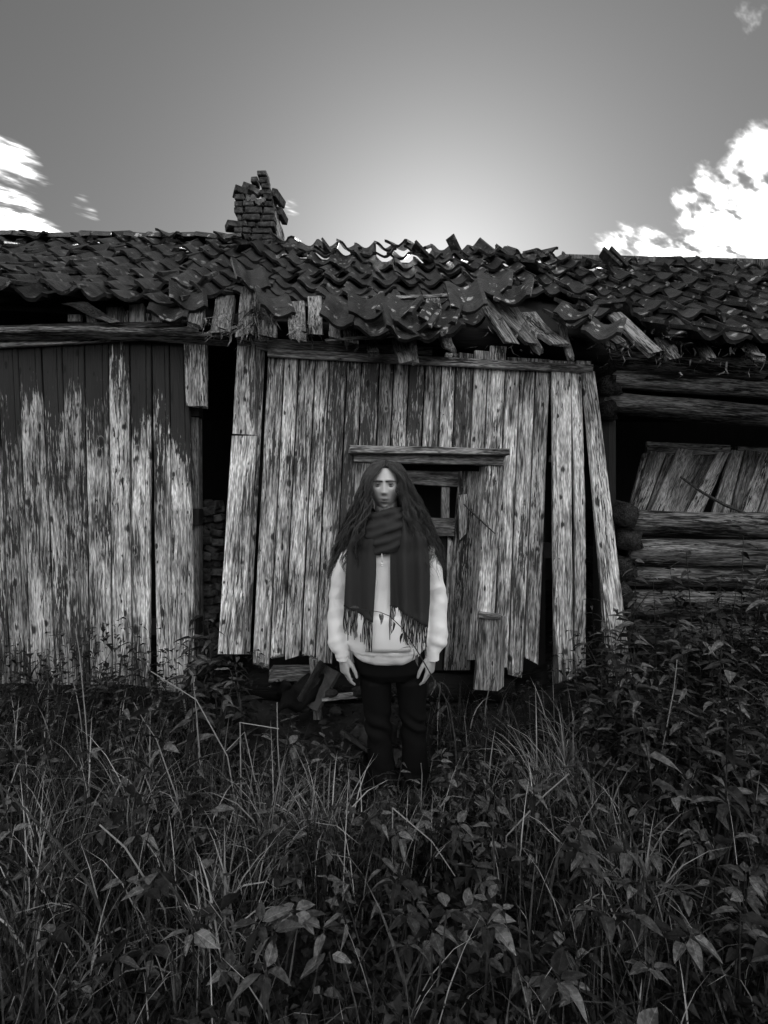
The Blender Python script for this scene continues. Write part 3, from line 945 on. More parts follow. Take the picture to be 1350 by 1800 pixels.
mp.build('mortar_patch', mm, chimney)

# ------------------------------------------------------------------ loose things in and round the ruin
MB().tube([at(440, 1205, YW + .1), at(900, 1210, YW + .1)], .09, 10, rough=.05).build('sill_log', M_LOG, house, True)

panel = MB().box(Vector((2.2, 3.62, 1.62)), (.9, .05, .07)).build('plank_panel', M_DARK, None)
tag(panel, 'fallen panel of slanting planks seen through the gap between the logs', 'plank panel')
PYT, PYB = 3.55, 3.34


def pp(name, c, col=(-.1, 1, 0), dy=0.0, **kw):
    pboard(name, panel, M_ROT, c, [PYT + dy, PYT + dy, PYB + dy, PYB + dy], col=col, segs=4, warp=.006, **kw)


pp('plank', [(1131, 795), (1140, 795), (1115, 897), (1105, 897)], (-.15, 1.1, 0))
pp('plank', [(1143, 792), (1171, 797), (1133, 899), (1108, 899)], (-.15, 1.5, 0), -.02)
pp('plank', [(1176, 790), (1192, 791), (1148, 899), (1136, 899)], (-.05, .6, 0), .02)
pp('plank', [(1193, 786), (1222, 790), (1184, 899), (1144, 899)], (-.15, 1.5, 0), -.01)
pp('back_sheet', [(1218, 784), (1288, 786), (1222, 902), (1180, 900)], (-.3, .9, 0), .05)
pp('plank', [(1263, 793), (1283, 795), (1235, 903), (1205, 903)], (-.1, 1.3, 0), -.01)
pp('plank', [(1287, 791), (1308, 795), (1281, 905), (1251, 905)], (-.2, 1.4, 0))
pp('plank', [(1310, 791), (1335, 793), (1309, 908), (1284, 906)], (-.1, .9, 0), .01)
pp('plank', [(1339, 795), (1365, 797), (1327, 910), (1297, 910)], (-.15, 1.3, 0), -.01)
pp('plank', [(1368, 797), (1395, 799), (1360, 910), (1330, 910)], (-.15, 1.2, 0))
pp('plank', [(1398, 799), (1426, 801), (1394, 910), (1363, 910)], (-.15, 1.0, 0), .01)
pboard('top_board', panel, M_ROT, [(1138, 776), (1284, 782), (1284, 798), (1138, 800)], PYT - .01, horizontal=True, col=(-.2, 1.0, 0), segs=4)
pboard('top_board', panel, M_ROT, [(1297, 784), (1440, 789), (1440, 803), (1297, 799)], PYT + .02, horizontal=True, col=(-.2, .8, 0), segs=4)
MB().tube([at(1196, 838, PYB + .02), at(1235, 866, PYB - .05), at(1275, 888, PYB - .08), at(1318, 905, PYB - .05)], [.008, .010, .012, .008], 6).build('iron_strap', M_IRON, panel)

col_ = MB().box(at(372, 1040, 3.48), (.10, .10, .9)).build('brick_pillar', M_MORTAR, None)
tag(col_, 'crumbling column of loose bricks inside the dark gap between the board walls', 'brick pillar')
yy = 886
rows_ = []
while yy < 1160:
    x0 = 352 + (yy - 886) * .07 + 6 * math.sin(yy * .05)
    for k in range(3):
        if rng.random() < .9:
            c = at(x0 + k * 13 + rng.uniform(-3, 3), yy + rng.uniform(-2, 2), 3.36 + rng.uniform(-.04, .04))
            brick(col_, c, (rng.uniform(.055, .10), .11, rng.uniform(.04, .055)), (rng.gauss(0, 5), rng.gauss(0, 12), rng.gauss(0, 14)))
    yy += 13

crate = empty('wooden_chute', at(862, 1195, 2.86))
tag(crate, 'short upright boxed board standing against the wall beside the door', 'board')
pboard('front_board', crate, M_MID, [(843, 1080), (879, 1084), (874, 1215), (833, 1212)], 2.84, col=(-.1, .6, 0), segs=3)
pboard('side_board', crate, M_MID, [(879.5, 1084), (890, 1083), (886, 1206), (874.5, 1215)], [2.84, 2.93, 2.93, 2.84], col=(-.1, .6, 0), segs=3)
pboard('cap_strip', crate, M_TRIM, [(842, 1076), (880, 1080), (880, 1090), (842, 1087)], 2.825, horizontal=True, col=(-.2, .8, 0), segs=2)

pst = pboard('stump_post', None, M_ROT, [(543, 1158), (557, 1160), (566, 1265), (551, 1265)], 2.82, th=.045, rag_top=.02, col=(-.15, 1.3, 0))
tag(pst, 'short rotten post standing in the rubble under the wall', 'post')
b1 = pboard('fallen_board', None, M_ROT, [(474, 1178), (548, 1178), (546, 1198), (472, 1200)], 2.93, horizontal=True, th=.10, col=(-.1, .8, 0))
tag(b1, 'thick rotten board lying level under the wall behind the stump post', 'board')
b2 = pboard('fallen_board', None, M_ROT, [(566, 1229), (645, 1221), (645, 1226), (566, 1234)], [2.75, 2.8, 2.8, 2.75], horizontal=True, th=.06, col=(-.2, 1.6, 0))
tag(b2, 'thin pale lath lying in the rubble beside the dark trousers', 'board')
M_SHEET = grime_material('dark_roofing_felt', .003, .010, 12.0, .55)
sh = MB()
rows2 = []
for i in range(13):
    t = i / 12
    row = []
    for j in range(9):
        u = j / 8
        p = at(lerp(486, 556, u) + 12 * math.sin(t * 3), 1258 - 55 * math.sin(t * 2.4) - 22 * u, 2.76 + .10 * t)
        row.append(p + Vector((0, .03 * math.sin(u * 7 + t * 4), .015 * math.sin(u * 9 + t * 3))))
    rows2.append(row)
n_ = 9
vs = [p for r_ in rows2 for p in r_]
fs = [(i * n_ + j, i * n_ + j + 1, (i + 1) * n_ + j + 1, (i + 1) * n_ + j) for i in range(12) for j in range(8)]
o = sh.add(vs, fs).build('roofing_felt', M_SHEET, None, True)
o.modifiers.new('thickness', 'SOLIDIFY').thickness = .008
tag(o, 'crumpled dark sheet of roofing felt lying beneath the wall', 'roofing felt')
fr = Matrix.Translation(at(578, 1172, 2.86)) @ Euler((R(70), R(35), R(10))).to_matrix().to_4x4()
o = bpy.data.objects.new('fallen_tile', TILES[2])
o.color = (.0, 1, 1, 1)
tag(place(o, fr @ Matrix.Scale(.7, 4)), 'fallen clay roof tile leaning in the rubble next to the stump post', 'roof tile', None)
fr = Matrix.Translation(at(612, 1290, 2.80)) @ Euler((R(20), R(5), R(60))).to_matrix().to_4x4()
o = bpy.data.objects.new('fallen_tile', TILES[4])
o.color = (.1, 1, 1, 1)
tag(place(o, fr), 'fallen clay roof tile lying flat behind the dark trousers', 'roof tile', None)
M_STONE = grime_material('rubble_stone', .006, .03, 18.0, .85)
for i in range(16):
    px, py = rng.uniform(465, 660), rng.uniform(1215, 1300)
    c = at(px, py, 2.78 + rng.uniform(-.12, .1))
    mb = MB()
    r_ = rng.uniform(.018, .042)
    rs = []
    for k in range(5):
        a = math.pi * (k + .5) / 5
        rs.append([c + Vector((math.cos(q) * math.sin(a) * r_ * rng.uniform(.8, 1.3), math.sin(q) * math.sin(a) * r_, -math.cos(a) * r_ * .7)) for q in (2 * math.pi * j / 7 for j in range(7))])
    mb.rings(rs)
    tag(mb.build('rubble_stone', M_STONE, None), 'grey rubble stone lying under the boarded wall behind the person', 'stone', 'stones in the rubble under the wall')

# ------------------------------------------------------------------ weeds and grass
M_LEAF = tone_material('weed_leaf', .006, .125, .45, .15, True, .14)
M_LEAF2 = tone_material('undergrowth_leaf', .003, .05, .5, .15, False, .12)
M_STEM = grime_material('weed_stem', .012, .05, 30.0, .7)
M_GRASS = tone_material('grass_blade', .004, .38, .42, .12, False, .16)
M_DRY = tone_material('dry_stalk', .05, .30, .6, 0, False, .1)


def leaf_mesh(name, w, droop, fold, tip=1.0, rows=6, curl=.05):
    """unit-long leaf along +X, folded along its midrib, curved downwards, with a wavy edge"""
    vs = []
    sd = rng.random() * 50
    for i in range(rows):
        t = i / (rows - 1)
        half = w * (math.sin(math.pi * t ** .72) ** .85 if 0 < t < 1 else .02) * (1 - .25 * t * tip)
        z = -droop * t * t
        sw = .04 * math.sin(t * 3 + sd)
        for k in (-1, 0, 1):
            e = curl * mnoise.noise(Vector((t * 3, k * 2.0, sd))) if k else 0
            vs.append((t, sw + k * half * (1 + .12 * mnoise.noise(Vector((t * 5, k, sd + 7)))), z + abs(k) * fold * half + e))
    fs = []
    for i in range(rows - 1):
        a = i * 3
        fs += [(a, a + 3, a + 4, a + 1), (a + 1, a + 4, a + 5, a + 2)]
    me = bpy.data.meshes.new(name)
    me.from_pydata(vs, [], fs)
    me.polygons.foreach_set('use_smooth', [True] * len(fs))
    me.materials.append(M_LEAF)
    return me


ELDER_LEAVES = [leaf_mesh('leaf', .26, .18, .25), leaf_mesh('leaf', .30, .05, .15), leaf_mesh('leaf', .23, .30, .30), leaf_mesh('leaf', .28, .22, .5, curl=.10), leaf_mesh('leaf', .24, .02, .35, curl=.12), leaf_mesh('leaf', .20, .55, .45, curl=.10)]
WEED_LEAVES = [leaf_mesh('leaf', .17, .45, .4), leaf_mesh('leaf', .20, .25, .3), leaf_mesh('leaf', .15, .65, .5), leaf_mesh('leaf', .19, .35, .6, curl=.10), leaf_mesh('leaf', .13, .50, .3, curl=.08), leaf_mesh('leaf', .22, .15, .4, curl=.12)]


def rot_to(d, roll=0.0):
    d = Vector(d).normalized()
    up = Vector((0, 0, 1)) if abs(d.z) < .95 else Vector((0, 1, 0))
    y = up.cross(d).normalized()
    z = d.cross(y)
    return Matrix((d, y, z)).transposed().to_4x4() @ Matrix.Rotation(roll, 4, 'X')


def elder_proto(seed):
    r = random.Random(seed)
    h = r.uniform(.20, .34)
    top = Vector((r.uniform(-.05, .05), r.uniform(-.06, .03), h))
    parts, mb = [], MB()
    mb.tube([(0, 0, -.03), top * .5 + Vector((.01, 0, .01)), top], [.0035, .003, .002], 4)
    nl = r.choice((3, 5, 5, 6, 7))
    a0 = r.uniform(0, 6.28)
    for k in range(nl):
        a = a0 + 6.283 * k / nl + r.uniform(-.25, .25)
        d = Vector((math.cos(a), math.sin(a), r.uniform(-.35, .25)))
        base = top + d * .008
        parts.append((Matrix.Translation(base) @ rot_to(d, r.uniform(-.4, .4)) @ Matrix.Scale(r.uniform(.040, .070), 4), r.choice(ELDER_LEAVES)))
    return mb, parts


def weed_proto(seed, hmin=.40, hmax=.75, small=1.0):
    r = random.Random(seed)
    h = r.uniform(hmin, hmax)
    lean = Vector((r.uniform(-.25, .25), r.uniform(-.25, .1), 0))
    path = lambda t: Vector((lean.x * h * t * t, lean.y * h * t * t, h * t - .03))
    mb, parts = MB(), []
    mb.tube([path(t / 6) for t in range(7)], [.004 - .0025 * t / 6 for t in range(7)], 4)
    k = int(h / (.062 * small)) + 2
    a = r.uniform(0, 6.28)
    for i in range(k):
        t = .22 + .78 * i / (k - 1)
        a += 1.9 + r.uniform(-.4, .4)
        for q in ((0,) if i % 2 else (0, math.pi)):
            d = Vector((math.cos(a + q), math.sin(a + q), r.uniform(-.1, .45)))
            s = small * r.uniform(.065, .112) * (1 - .45 * abs(t - .5))
            parts.append((Matrix.Translation(path(t)) @ rot_to(d, r.uniform(-.5, .5)) @ Matrix.Scale(s, 4), r.choice(WEED_LEAVES)))
    return mb, parts


def stem_mesh(mb):
    me = bpy.data.meshes.new('stem')
    me.from_pydata(mb.v, [], mb.f)
    me.materials.append(M_STEM)
    return me


ELDER = [(stem_mesh(m), p) for m, p in (elder_proto(i) for i in range(12))]
WEED = [(stem_mesh(m), p) for m, p in (weed_proto(100 + i) for i in range(12))]
SHRUB = [(stem_mesh(m), p) for m, p in (weed_proto(200 + i, .28, .5, .78) for i in range(10))]


WORDS = {3: 'three', 5: 'five', 6: 'six', 7: 'seven'}


def plant(name, proto, x, y, scale, label, group, tilt=0.0):
    if name == 'ground_elder':
        w = WORDS[len(proto[1])]
        size = 'large' if scale > 1.05 else 'small'
        spot = 'growing deep among the grass' if y > 1.75 else 'at the yard edge'
        label = f'{size} low plant with {w} broad oval leaves {spot}'
        group = f'{size} {w}-leaved plants {spot}'
    elif name in ('leafy_weed', 'nettle', 'low_shrub', 'weedy_shrub') and len(label.split()) < 15:
        n_l = len(proto[1])
        look = 'sparse' if n_l < 14 else ('densely leaved' if n_l > 19 else 'moderately leaved')
        label, group = f'{look} {label}', f'{look} {group}'
    W = Matrix.Translation((x, y, ground_z(x, y) - .005)) @ Euler((rng.gauss(0, .10) + tilt, rng.gauss(0, .12), rng.uniform(0, 6.28))).to_matrix().to_4x4() @ Matrix.Scale(scale, 4)
    e = bpy.data.objects.new(name, None)
    e.empty_display_size = .05
    place(e, W)
    tag(e, label, 'plant', group)
    st, leaves = proto[:2]
    place(bpy.data.objects.new('stem', st), W, e)
    for L, me in leaves:
        place(bpy.data.objects.new('leaf', me), W @ L, e)


def in_view(x, y, z=.4, m=60):
    return y > .5 and -m < 675 + F * x / y < 1350 + m and 900 - F * (z - CAM_H) / y < 1860


def near_person(x, y):
    return abs(x - .02) < .27 and 2.02 < y < 2.75


def rubble_zone(x, y):
    px = 675 + F * x / y
    return 440 < px < 670 and y > 2.45


# leafy weeds on the bank by the logs
n = 0
while n < 105:
    x, y = rng.uniform(.95, 2.5), rng.uniform(1.7, 2.88)
    if in_view(x, y) and rng.random() < .35 + .65 * (y - 1.7):
        plant('leafy_weed', WEED[rng.randrange(12)], x, y, rng.uniform(.75, 1.15), 'tall leafy weed with drooping pointed leaves on the bank below the log wall', 'weeds on the bank below the logs')
        n += 1
# low shrubs along the boarded walls
n = 0
while n < 58:
    x, y = rng.uniform(-2.4, -.55), rng.uniform(2.45, 2.93)
    if in_view(x, y) and not rubble_zone(x, y):
        px = 675 + F * x / y
        plant('low_shrub', SHRUB[rng.randrange(10)], x, y, rng.uniform(.75, 1.05) * (1.75 if 325 < px < 465 else 1.0), 'low small-leaved shrub growing against the foot of the peeling board wall', 'shrubs along the board wall')
        n += 1
n = 0
while n < 60:
    y = rng.uniform(1.85, 2.6)
    x = rng.uniform(-.80, -.22) * y
    if in_view(x, y) and not rubble_zone(x, y):
        plant('weedy_shrub', (SHRUB + WEED[:4])[rng.randrange(14)], x, y, rng.uniform(.6, 1.0), 'bushy weed with small dark leaves in the thicket before the peeling board wall', 'bushy weeds in the left thicket')
        n += 1
n = 0
while n < 40:
    y = rng.uniform(2.22, 2.62)
    x = rng.uniform(-.27, -.075) * y
    plant('weedy_shrub', SHRUB[rng.randrange(10)], x, y, rng.uniform(.6, 1.05), 'small dark-leaved weed growing before the rubble under the middle wall', 'weeds before the rubble')
    n += 1
# broad ground elder in the foreground
n = 0
while n < 215:
    y = rng.uniform(1.22, 2.35)
    x = rng.uniform(-.78, .78) * y
    if near_person(x, y) or not in_view(x, y):
        continue
    p = .6 + .4 * (x > .05)
    if rng.random() < p:
        plant('ground_elder', ELDER[rng.randrange(12)], x, y, rng.uniform(.8, 1.25), None, None)
        n += 1
# pointed weeds in the foreground
n = 0
while n < 60:
    y = rng.uniform(1.15, 2.4)
    x = rng.uniform(-.76, .76) * y
    if near_person(x, y) or not in_view(x, y):
        continue
    plant('nettle', WEED[rng.randrange(12)], x, y, rng.uniform(.42, .68), 'knee-high nettle with pointed leaves standing in the foreground grass', 'nettles in the foreground grass')
    n += 1
# a few by the person's legs
for (px, py, Y, s) in ((800, 1330, 2.25, .85), (745, 1385, 2.15, .55), (770, 1290, 2.45, .7), (840, 1340, 2.2, .8), (600, 1300, 2.62, .5)):
    p = at(px, py, Y)
    plant('nettle', WEED[rng.randrange(12)], p.x, p.y, s * .8, 'thin nettle growing close beside the dark trousers', 'nettles beside the person')

n = 0
while n < 18:
    x, y = rng.uniform(-.22, .50), rng.uniform(1.95, 2.34)
    plant('nettle', WEED[rng.randrange(12)], x, y, rng.uniform(.36, .62) * (1.25 if x > .2 else 1), 'thin nettle growing close beside the dark trousers', 'nettles beside the person')
    n += 1
# undergrowth of small leaves nobody could count
ug = MB()
cnt = 0
while cnt < 31000:
    y = rng.uniform(.8, 2.98)
    x = rng.uniform(-1, 1) * (.86 * y + .95)
    if rubble_zone(x, y) and rng.random() < .55:
        continue
    z0 = ground_z(x, y)
    hmax = .10 + .16 * (.5 + mnoise.noise(Vector((x * 2.2, y * 2.2, 6)))) + (.22 if x > .9 and y > 1.9 else 0) + (.18 if x < -.6 and y > 2.5 else 0)
    if near_person(x, y):
        hmax = .08
    z = z0 + hmax * rng.random() ** .7
    s = rng.uniform(.020, .052)
    a = rng.uniform(0, 6.28)
    d = Vector((math.cos(a), math.sin(a), rng.uniform(-.7, .5))).normalized()
    w = Vector((0, 0, 1)).cross(d).normalized() * s * rng.uniform(.22, .36)
    u = Vector((0, 0, s * .12))
    p = Vector((x, y, z))
    ug.add([p, p + d * s * .45 - w + u, p + d * s - u * 1.5, p + d * s * .45 + w + u, p + d * s * .5], [(0, 1, 4), (1, 2, 4), (2, 3, 4), (3, 0, 4)], rng.random() ** 1.4)
    cnt += 1
o = ug.build('undergrowth', M_LEAF2)
tag(o, 'dark undergrowth of small leaves covering the ground', None, None, 'stuff')


def blade(mb, x, y, length, width, tone, lean=None, curl=.6, segs=5):
    z0 = ground_z(x, y) - .01
    a = rng.uniform(0, 6.28) if lean is None else lean
    d = Vector((math.cos(a), math.sin(a), 0))
    side = Vector((-d.y, d.x, 0))
    face = rng.uniform(-.9, .9)
    side = (side * math.cos(face) + d * math.sin(face)) * width / 2
    bend = rng.uniform(.15, 1.0) * curl
    vs, ang, p = [], rng.uniform(.0, .22), Vector((x, y, z0))
    for i in range(segs + 1):
        t = i / segs
        w = side * (1 - .15 * t if t < .6 else (1 - t) / .4 * .91 + .02)
        vs += [p - w, p + w]
        ang += bend * (t + .15) * 2.0 / segs * 1.6
        p = p + (d * math.sin(ang) + Vector((0, 0, math.cos(ang)))) * length / segs
    mb.add(vs, [(2 * i, 2 * i + 1, 2 * i + 3, 2 * i + 2) for i in range(segs)], tone)


gr = MB()
cnt = 0
while cnt < 12500:
    y = rng.uniform(.75, 2.9)
    x = rng.uniform(-1, 1) * (.88 * y + .95)
    dens_ = .42 + 1.3 * mnoise.noise(Vector((x * 2.3, y * 2.3, 15)))
    if x > .1 and y < 2.1:
        dens_ *= .55
    if x < -.1 and 1.1 < y < 2.35:
        dens_ += .25
    if y > 2.45:
        dens_ *= .45
    if rubble_zone(x, y):
        dens_ *= .06
    if rng.random() > dens_:
        continue
    L = rng.uniform(.16, .48) * (.75 + .5 * mnoise.noise(Vector((x * 2, y * 2, 33))) + .25)
    if near_person(x, y):
        L *= .38
    if y < 1.2:
        L *= .8
    tone_v = min(1.0, max(0, rng.gauss(.16, .10))) if rng.random() < .86 else rng.uniform(.55, 1.0)
    blade(gr, x, y, L, rng.uniform(.0025, .006) if rng.random() < .93 else rng.uniform(.007, .013), tone_v, None, rng.choice((.5, .8, 1.3)))
    cnt += 1
o = gr.build('grass', M_GRASS)
tag(o, 'long unmown grass, pale dry blades among dark ones', None, None, 'stuff')

# tussocks of long drooping grass
for (px, py, Y, nb, ln) in ((960, 1345, 2.35, 120, .55), (1000, 1320, 2.5, 90, .5), (900, 1420, 2.1, 70, .45), (470, 1480, 1.95, 110, .55), (560, 1470, 2.0, 90, .5), (240, 1450, 2.1, 100, .55), (1120, 1560, 1.65, 80, .5), (380, 1620, 1.55, 80, .45), (60, 1560, 1.7, 80, .5), (1060, 1430, 2.0, 70, .5)):
    c = at(px, py, Y)
    mb = MB()
    for i in range(nb):
        blade(mb, c.x + rng.gauss(0, .05), c.y + rng.gauss(0, .05), ln * rng.uniform(.55, 1.15), rng.uniform(.003, .0075), min(1, max(.1, rng.gauss(.52, .2))), None, 1.3, 6)
    tag(mb.build('grass_tussock', M_GRASS), 'tussock of long arching grass standing above the weeds', 'grass', 'grass tussocks')

# single dry stalks that stand out
for (pts, Y, r_) in (([(330, 1480), (310, 1400), (275, 1300), (250, 1262), (235, 1235)], 2.0, .0028), ([(415, 1420), (400, 1330), (345, 1230), (265, 1180)], 2.1, .003), ([(350, 1310), (345, 1250), (339, 1185)], 2.3, .0025),
                      ([(460, 1430), (448, 1370), (430, 1287), (398, 1320)], 2.1, .0025), ([(424, 1420), (422, 1270), (490, 1281)], 2.1, .003), ([(492, 1380), (488, 1300), (487, 1235)], 2.2, .0028), ([(160, 1400), (150, 1260), (140, 1150), (132, 1105)], 2.35, .003),
                      ([(735, 1480), (740, 1420), (742, 1360), (740, 1342)], 2.1, .0022), ([(1110, 1490), (1160, 1340), (1185, 1210), (1190, 1160)], 2.2, .0028), ([(890, 1470), (960, 1395), (1000, 1360)], 1.9, .003), ([(290, 1600), (220, 1490), (175, 1450)], 1.6, .003), ([(690, 1420), (760, 1480), (800, 1540)], 1.85, .0025)):
    mb = MB().tube([at(x, y, Y - .03 * i) for i, (x, y) in enumerate(pts)], [r_ * (1 - .12 * i) for i in range(len(pts))], 5)
    base = at(pts[0][0], pts[0][1], Y)
    mb.tube([base, Vector((base.x, base.y + .03, ground_z(base.x, base.y) - .02))], [r_, r_], 5)
    mb.tone = [.8] * len(mb.tone)
    mb.tone[0] = .75
    tag(mb.build('dry_stalk', M_DRY), 'bare pale dry stalk rising out of the weeds', 'stalk', 'dry stalks in the weeds')
# dark bare twigs
for (pts, Y) in (([(200, 1660), (160, 1560), (100, 1480), (0, 1380)], 1.5), ([(350, 1640), (310, 1570), (278, 1530)], 1.5), ([(990, 1520), (1020, 1400), (1075, 1330)], 2.0), ([(970, 1640), (968, 1560), (985, 1480)], 1.6), ([(1190, 1680), (1150, 1590), (1120, 1500), (1095, 1420)], 1.6)):
    mb = MB().tube([at(x, y, Y) for x, y in pts], [.005 - .0008 * i for i in range(len(pts))], 5)
    base = at(pts[0][0], pts[0][1], Y)
    mb.tube([base, Vector((base.x + .02, base.y, ground_z(base.x, base.y) - .02))], .005, 5)
    tag(mb.build('bare_twig', M_IRON), 'dark leafless twig leaning through the foreground weeds', 'twig', 'dark twigs')
# the bramble that arches in front of the hoodie
br = empty('bramble_shoot', Vector((.30, 2.28, ground_z(.30, 2.28))))
tag(br, 'thin bramble shoot with withered leaves arching in front of the hoodie and scarf fringe', 'bramble')
YB = 2.22
pts = [(628, 1070), (645, 1072), (668, 1076), (685, 1083), (705, 1102), (722, 1126), (740, 1155), (760, 1190), (790, 1240), (800, 1300), (805, 1390)]
MB().tube([at(x, y, YB + .02 * math.sin(i)) for i, (x, y) in enumerate(pts)] + [Vector((.30, 2.28, ground_z(.3, 2.28) - .02))], [.0012 + .00025 * i for i in range(len(pts) + 1)], 5).build('stem', M_STEM, br)
for (px, py, dx_, dz_, s) in ((632, 1068, -.6, .1, .05), (626, 1072, .2, -.9, .045), (650, 1073, .1, -1, .035), (671, 1078, .1, -1, .05), (669, 1078, -.2, -1, .035), (691, 1092, .1, -1, .055), (709, 1106, .4, -.5, .06), (712, 1112, 0, -1, .065), (708, 1112, -.4, -.8, .045),
                            (722, 1138, -.7, .1, .05), (726, 1140, .3, -.9, .05), (735, 1150, -.2, -1, .05), (768, 1200, .4, -.8, .07), (762, 1198, -.5, -.8, .07), (772, 1198, .9, -.3, .07), (766, 1195, .0, -1, .06), (790, 1245, .8, -.4, .07), (786, 1240, -.7, -.5, .06)):
    p = at(px, py, YB - .01)
    place(bpy.data.objects.new('leaf', rng.choice(WEED_LEAVES)), Matrix.Translation(p) @ rot_to((dx_, rng.uniform(-.4, .2), dz_), rng.uniform(-1, 1)) @ Matrix.Scale(s, 4), br)

# ------------------------------------------------------------------ the person
PB = Vector((.014, 2.5, .0))                 # between the feet
PB.z = ground_z(PB.x, PB.y)
print('foot level', PB.z)
SC = 1.0


def lp(px, py, y=0.0):
    """picture point at the person's depth, in her own space (x to the picture's right, -y towards the camera)"""
    return Vector(((px - 680) / 360.0, y, (1413 - py) / 360.0))


def lin_interp(tbl, z):
    return interp(sorted(tbl), z)


def ell_ring(c, rx, ry, n=24, p=2.3, axis=None):
    out = []
    for j in range(n):
        a = 2 * math.pi * j / n
        ca, sa = math.cos(a), math.sin(a)
        out.append(Vector(c) + Vector((math.copysign(abs(ca) ** (2 / p), ca) * rx, math.copysign(abs(sa) ** (2 / p), sa) * ry, 0)))
    return out


def limb(mb, pts, radii, n=14):
    """round tapering limb; radii are single numbers or (across, depth)"""
    pts = [Vector(p) for p in pts]
    rs = []
    for i, p in enumerate(pts):
        t = (pts[min(i + 1, len(pts) - 1)] - pts[max(i - 1, 0)]).normalized()
        ex = Vector((0, 1, 0)).cross(t)
        ex = ex.normalized() if ex.length > .2 else Vector((1, 0, 0))
        ey = t.cross(ex).normalized()
        r = radii[i] if hasattr(radii[i], '__len__') else (radii[i], radii[i])
        rs.append([p + ex * math.cos(a) * r[0] + ey * math.sin(a) * r[1] for a in (2 * math.pi * j / n for j in range(n))])
    mb.rings(rs, True)
    mb.ball(pts[0], radii[0] if not hasattr(radii[0], '__len__') else min(radii[0]))
    mb.ball(pts[-1], radii[-1] if not hasattr(radii[-1], '__len__') else min(radii[-1]))


def ball(self, c, r, n=10):
    c = Vector(c)
    self.rings([[c + Vector((math.cos(q) * math.sin(a) * r, math.sin(q) * math.sin(a) * r, -math.cos(a) * r)) for q in (2 * math.pi * j / n for j in range(n))] for a in (math.pi * (k + .25) / 6.5 for k in range(7))], True)


MB.ball = ball


def fuse(mb, voxel, smooth=6, factor=.5):
    """joins overlapping pieces into one continuous skin; returns vertex and face arrays"""
    me = bpy.data.meshes.new('tmp')
    me.from_pydata(mb.v, [], mb.f)
    o = bpy.data.objects.new('tmp', me)
    scene.collection.objects.link(o)
    m = o.modifiers.new('r', 'REMESH')
    m.mode, m.voxel_size = 'VOXEL', voxel
    if smooth:
        s = o.modifiers.new('s', 'SMOOTH')
        s.factor, s.iterations = factor, smooth
    bpy.context.view_layer.update()
    ev = o.evaluated_get(bpy.context.evaluated_depsgraph_get())
    em = bpy.data.meshes.new_from_object(ev)
    co = np.empty(len(em.vertices) * 3)
    em.vertices.foreach_get('co', co)
    no = np.empty(len(em.vertices) * 3)
    em.vertex_normals.foreach_get('vector', no)
    faces = [tuple(p.vertices) for p in em.polygons]
    bpy.data.objects.remove(o)
    bpy.data.meshes.remove(me)
    bpy.data.meshes.remove(em)
    return co.reshape(-1, 3), no.reshape(-1, 3), faces


person = empty('person', PB)
tag(person, 'person with long dark wavy hair in white hoodie, fringed dark scarf and black trousers', 'person')
PM = Matrix.Translation(PB)


def wear(name, co, faces, mat, parent=person, tone=None, smooth=True):
    me = bpy.data.meshes.new(name)
    me.from_pydata([tuple(p) for p in co], [], faces)
    return link_mesh(name, me, mat, parent, PM, smooth, tone)


def fabric(name, val, scale=600.0, rough=.9, bump=.25, var=.12):
    m, gg, bsdf = material(name)
    co = gg.n('ShaderNodeTexCoord').outputs['Object']
    a = gg.noise(co, scale, 2.0)
    b = gg.noise(co, 9.0, 2.0)
    v = gg.math('MULTIPLY', gg.math('ADD', 1 - var, gg.math('ADD', gg.math('MULTIPLY', a, var), gg.math('MULTIPLY', b, var))), val)
    finish(gg, bsdf, v, rough, a, bump, .002)
    bsdf.inputs['Specular IOR Level'].default_value = .02
    return m


M_HOOD = fabric('white_fleece', .72)
M_SCARF = fabric('dark_wool', .034, 500.0)
M_JEANS = fabric('black_denim', .008, 800.0)
M_SHOE = grime_material('dark_shoe', .015, .04, 40.0, .6)


def skin_material():
    m, gg, bsdf = material('skin')
    t = gg.n('ShaderNodeAttribute', attribute_name='tone').outputs['Fac']
    co = gg.n('ShaderNodeTexCoord').outputs['Object']
    v = gg.math('MULTIPLY', t, gg.math('ADD', .92, gg.math('MULTIPLY', gg.noise(co, 60.0, 2.0), .16)))
    finish(gg, bsdf, v, .5)
    bsdf.inputs['Subsurface Weight'].default_value = .12
    bsdf.inputs['Subsurface Radius'].default_value = (.006, .006, .006)
    bsdf.inputs['Specular IOR Level'].default_value = .35
    return m


M_SKIN = skin_material()
SKIN = .50

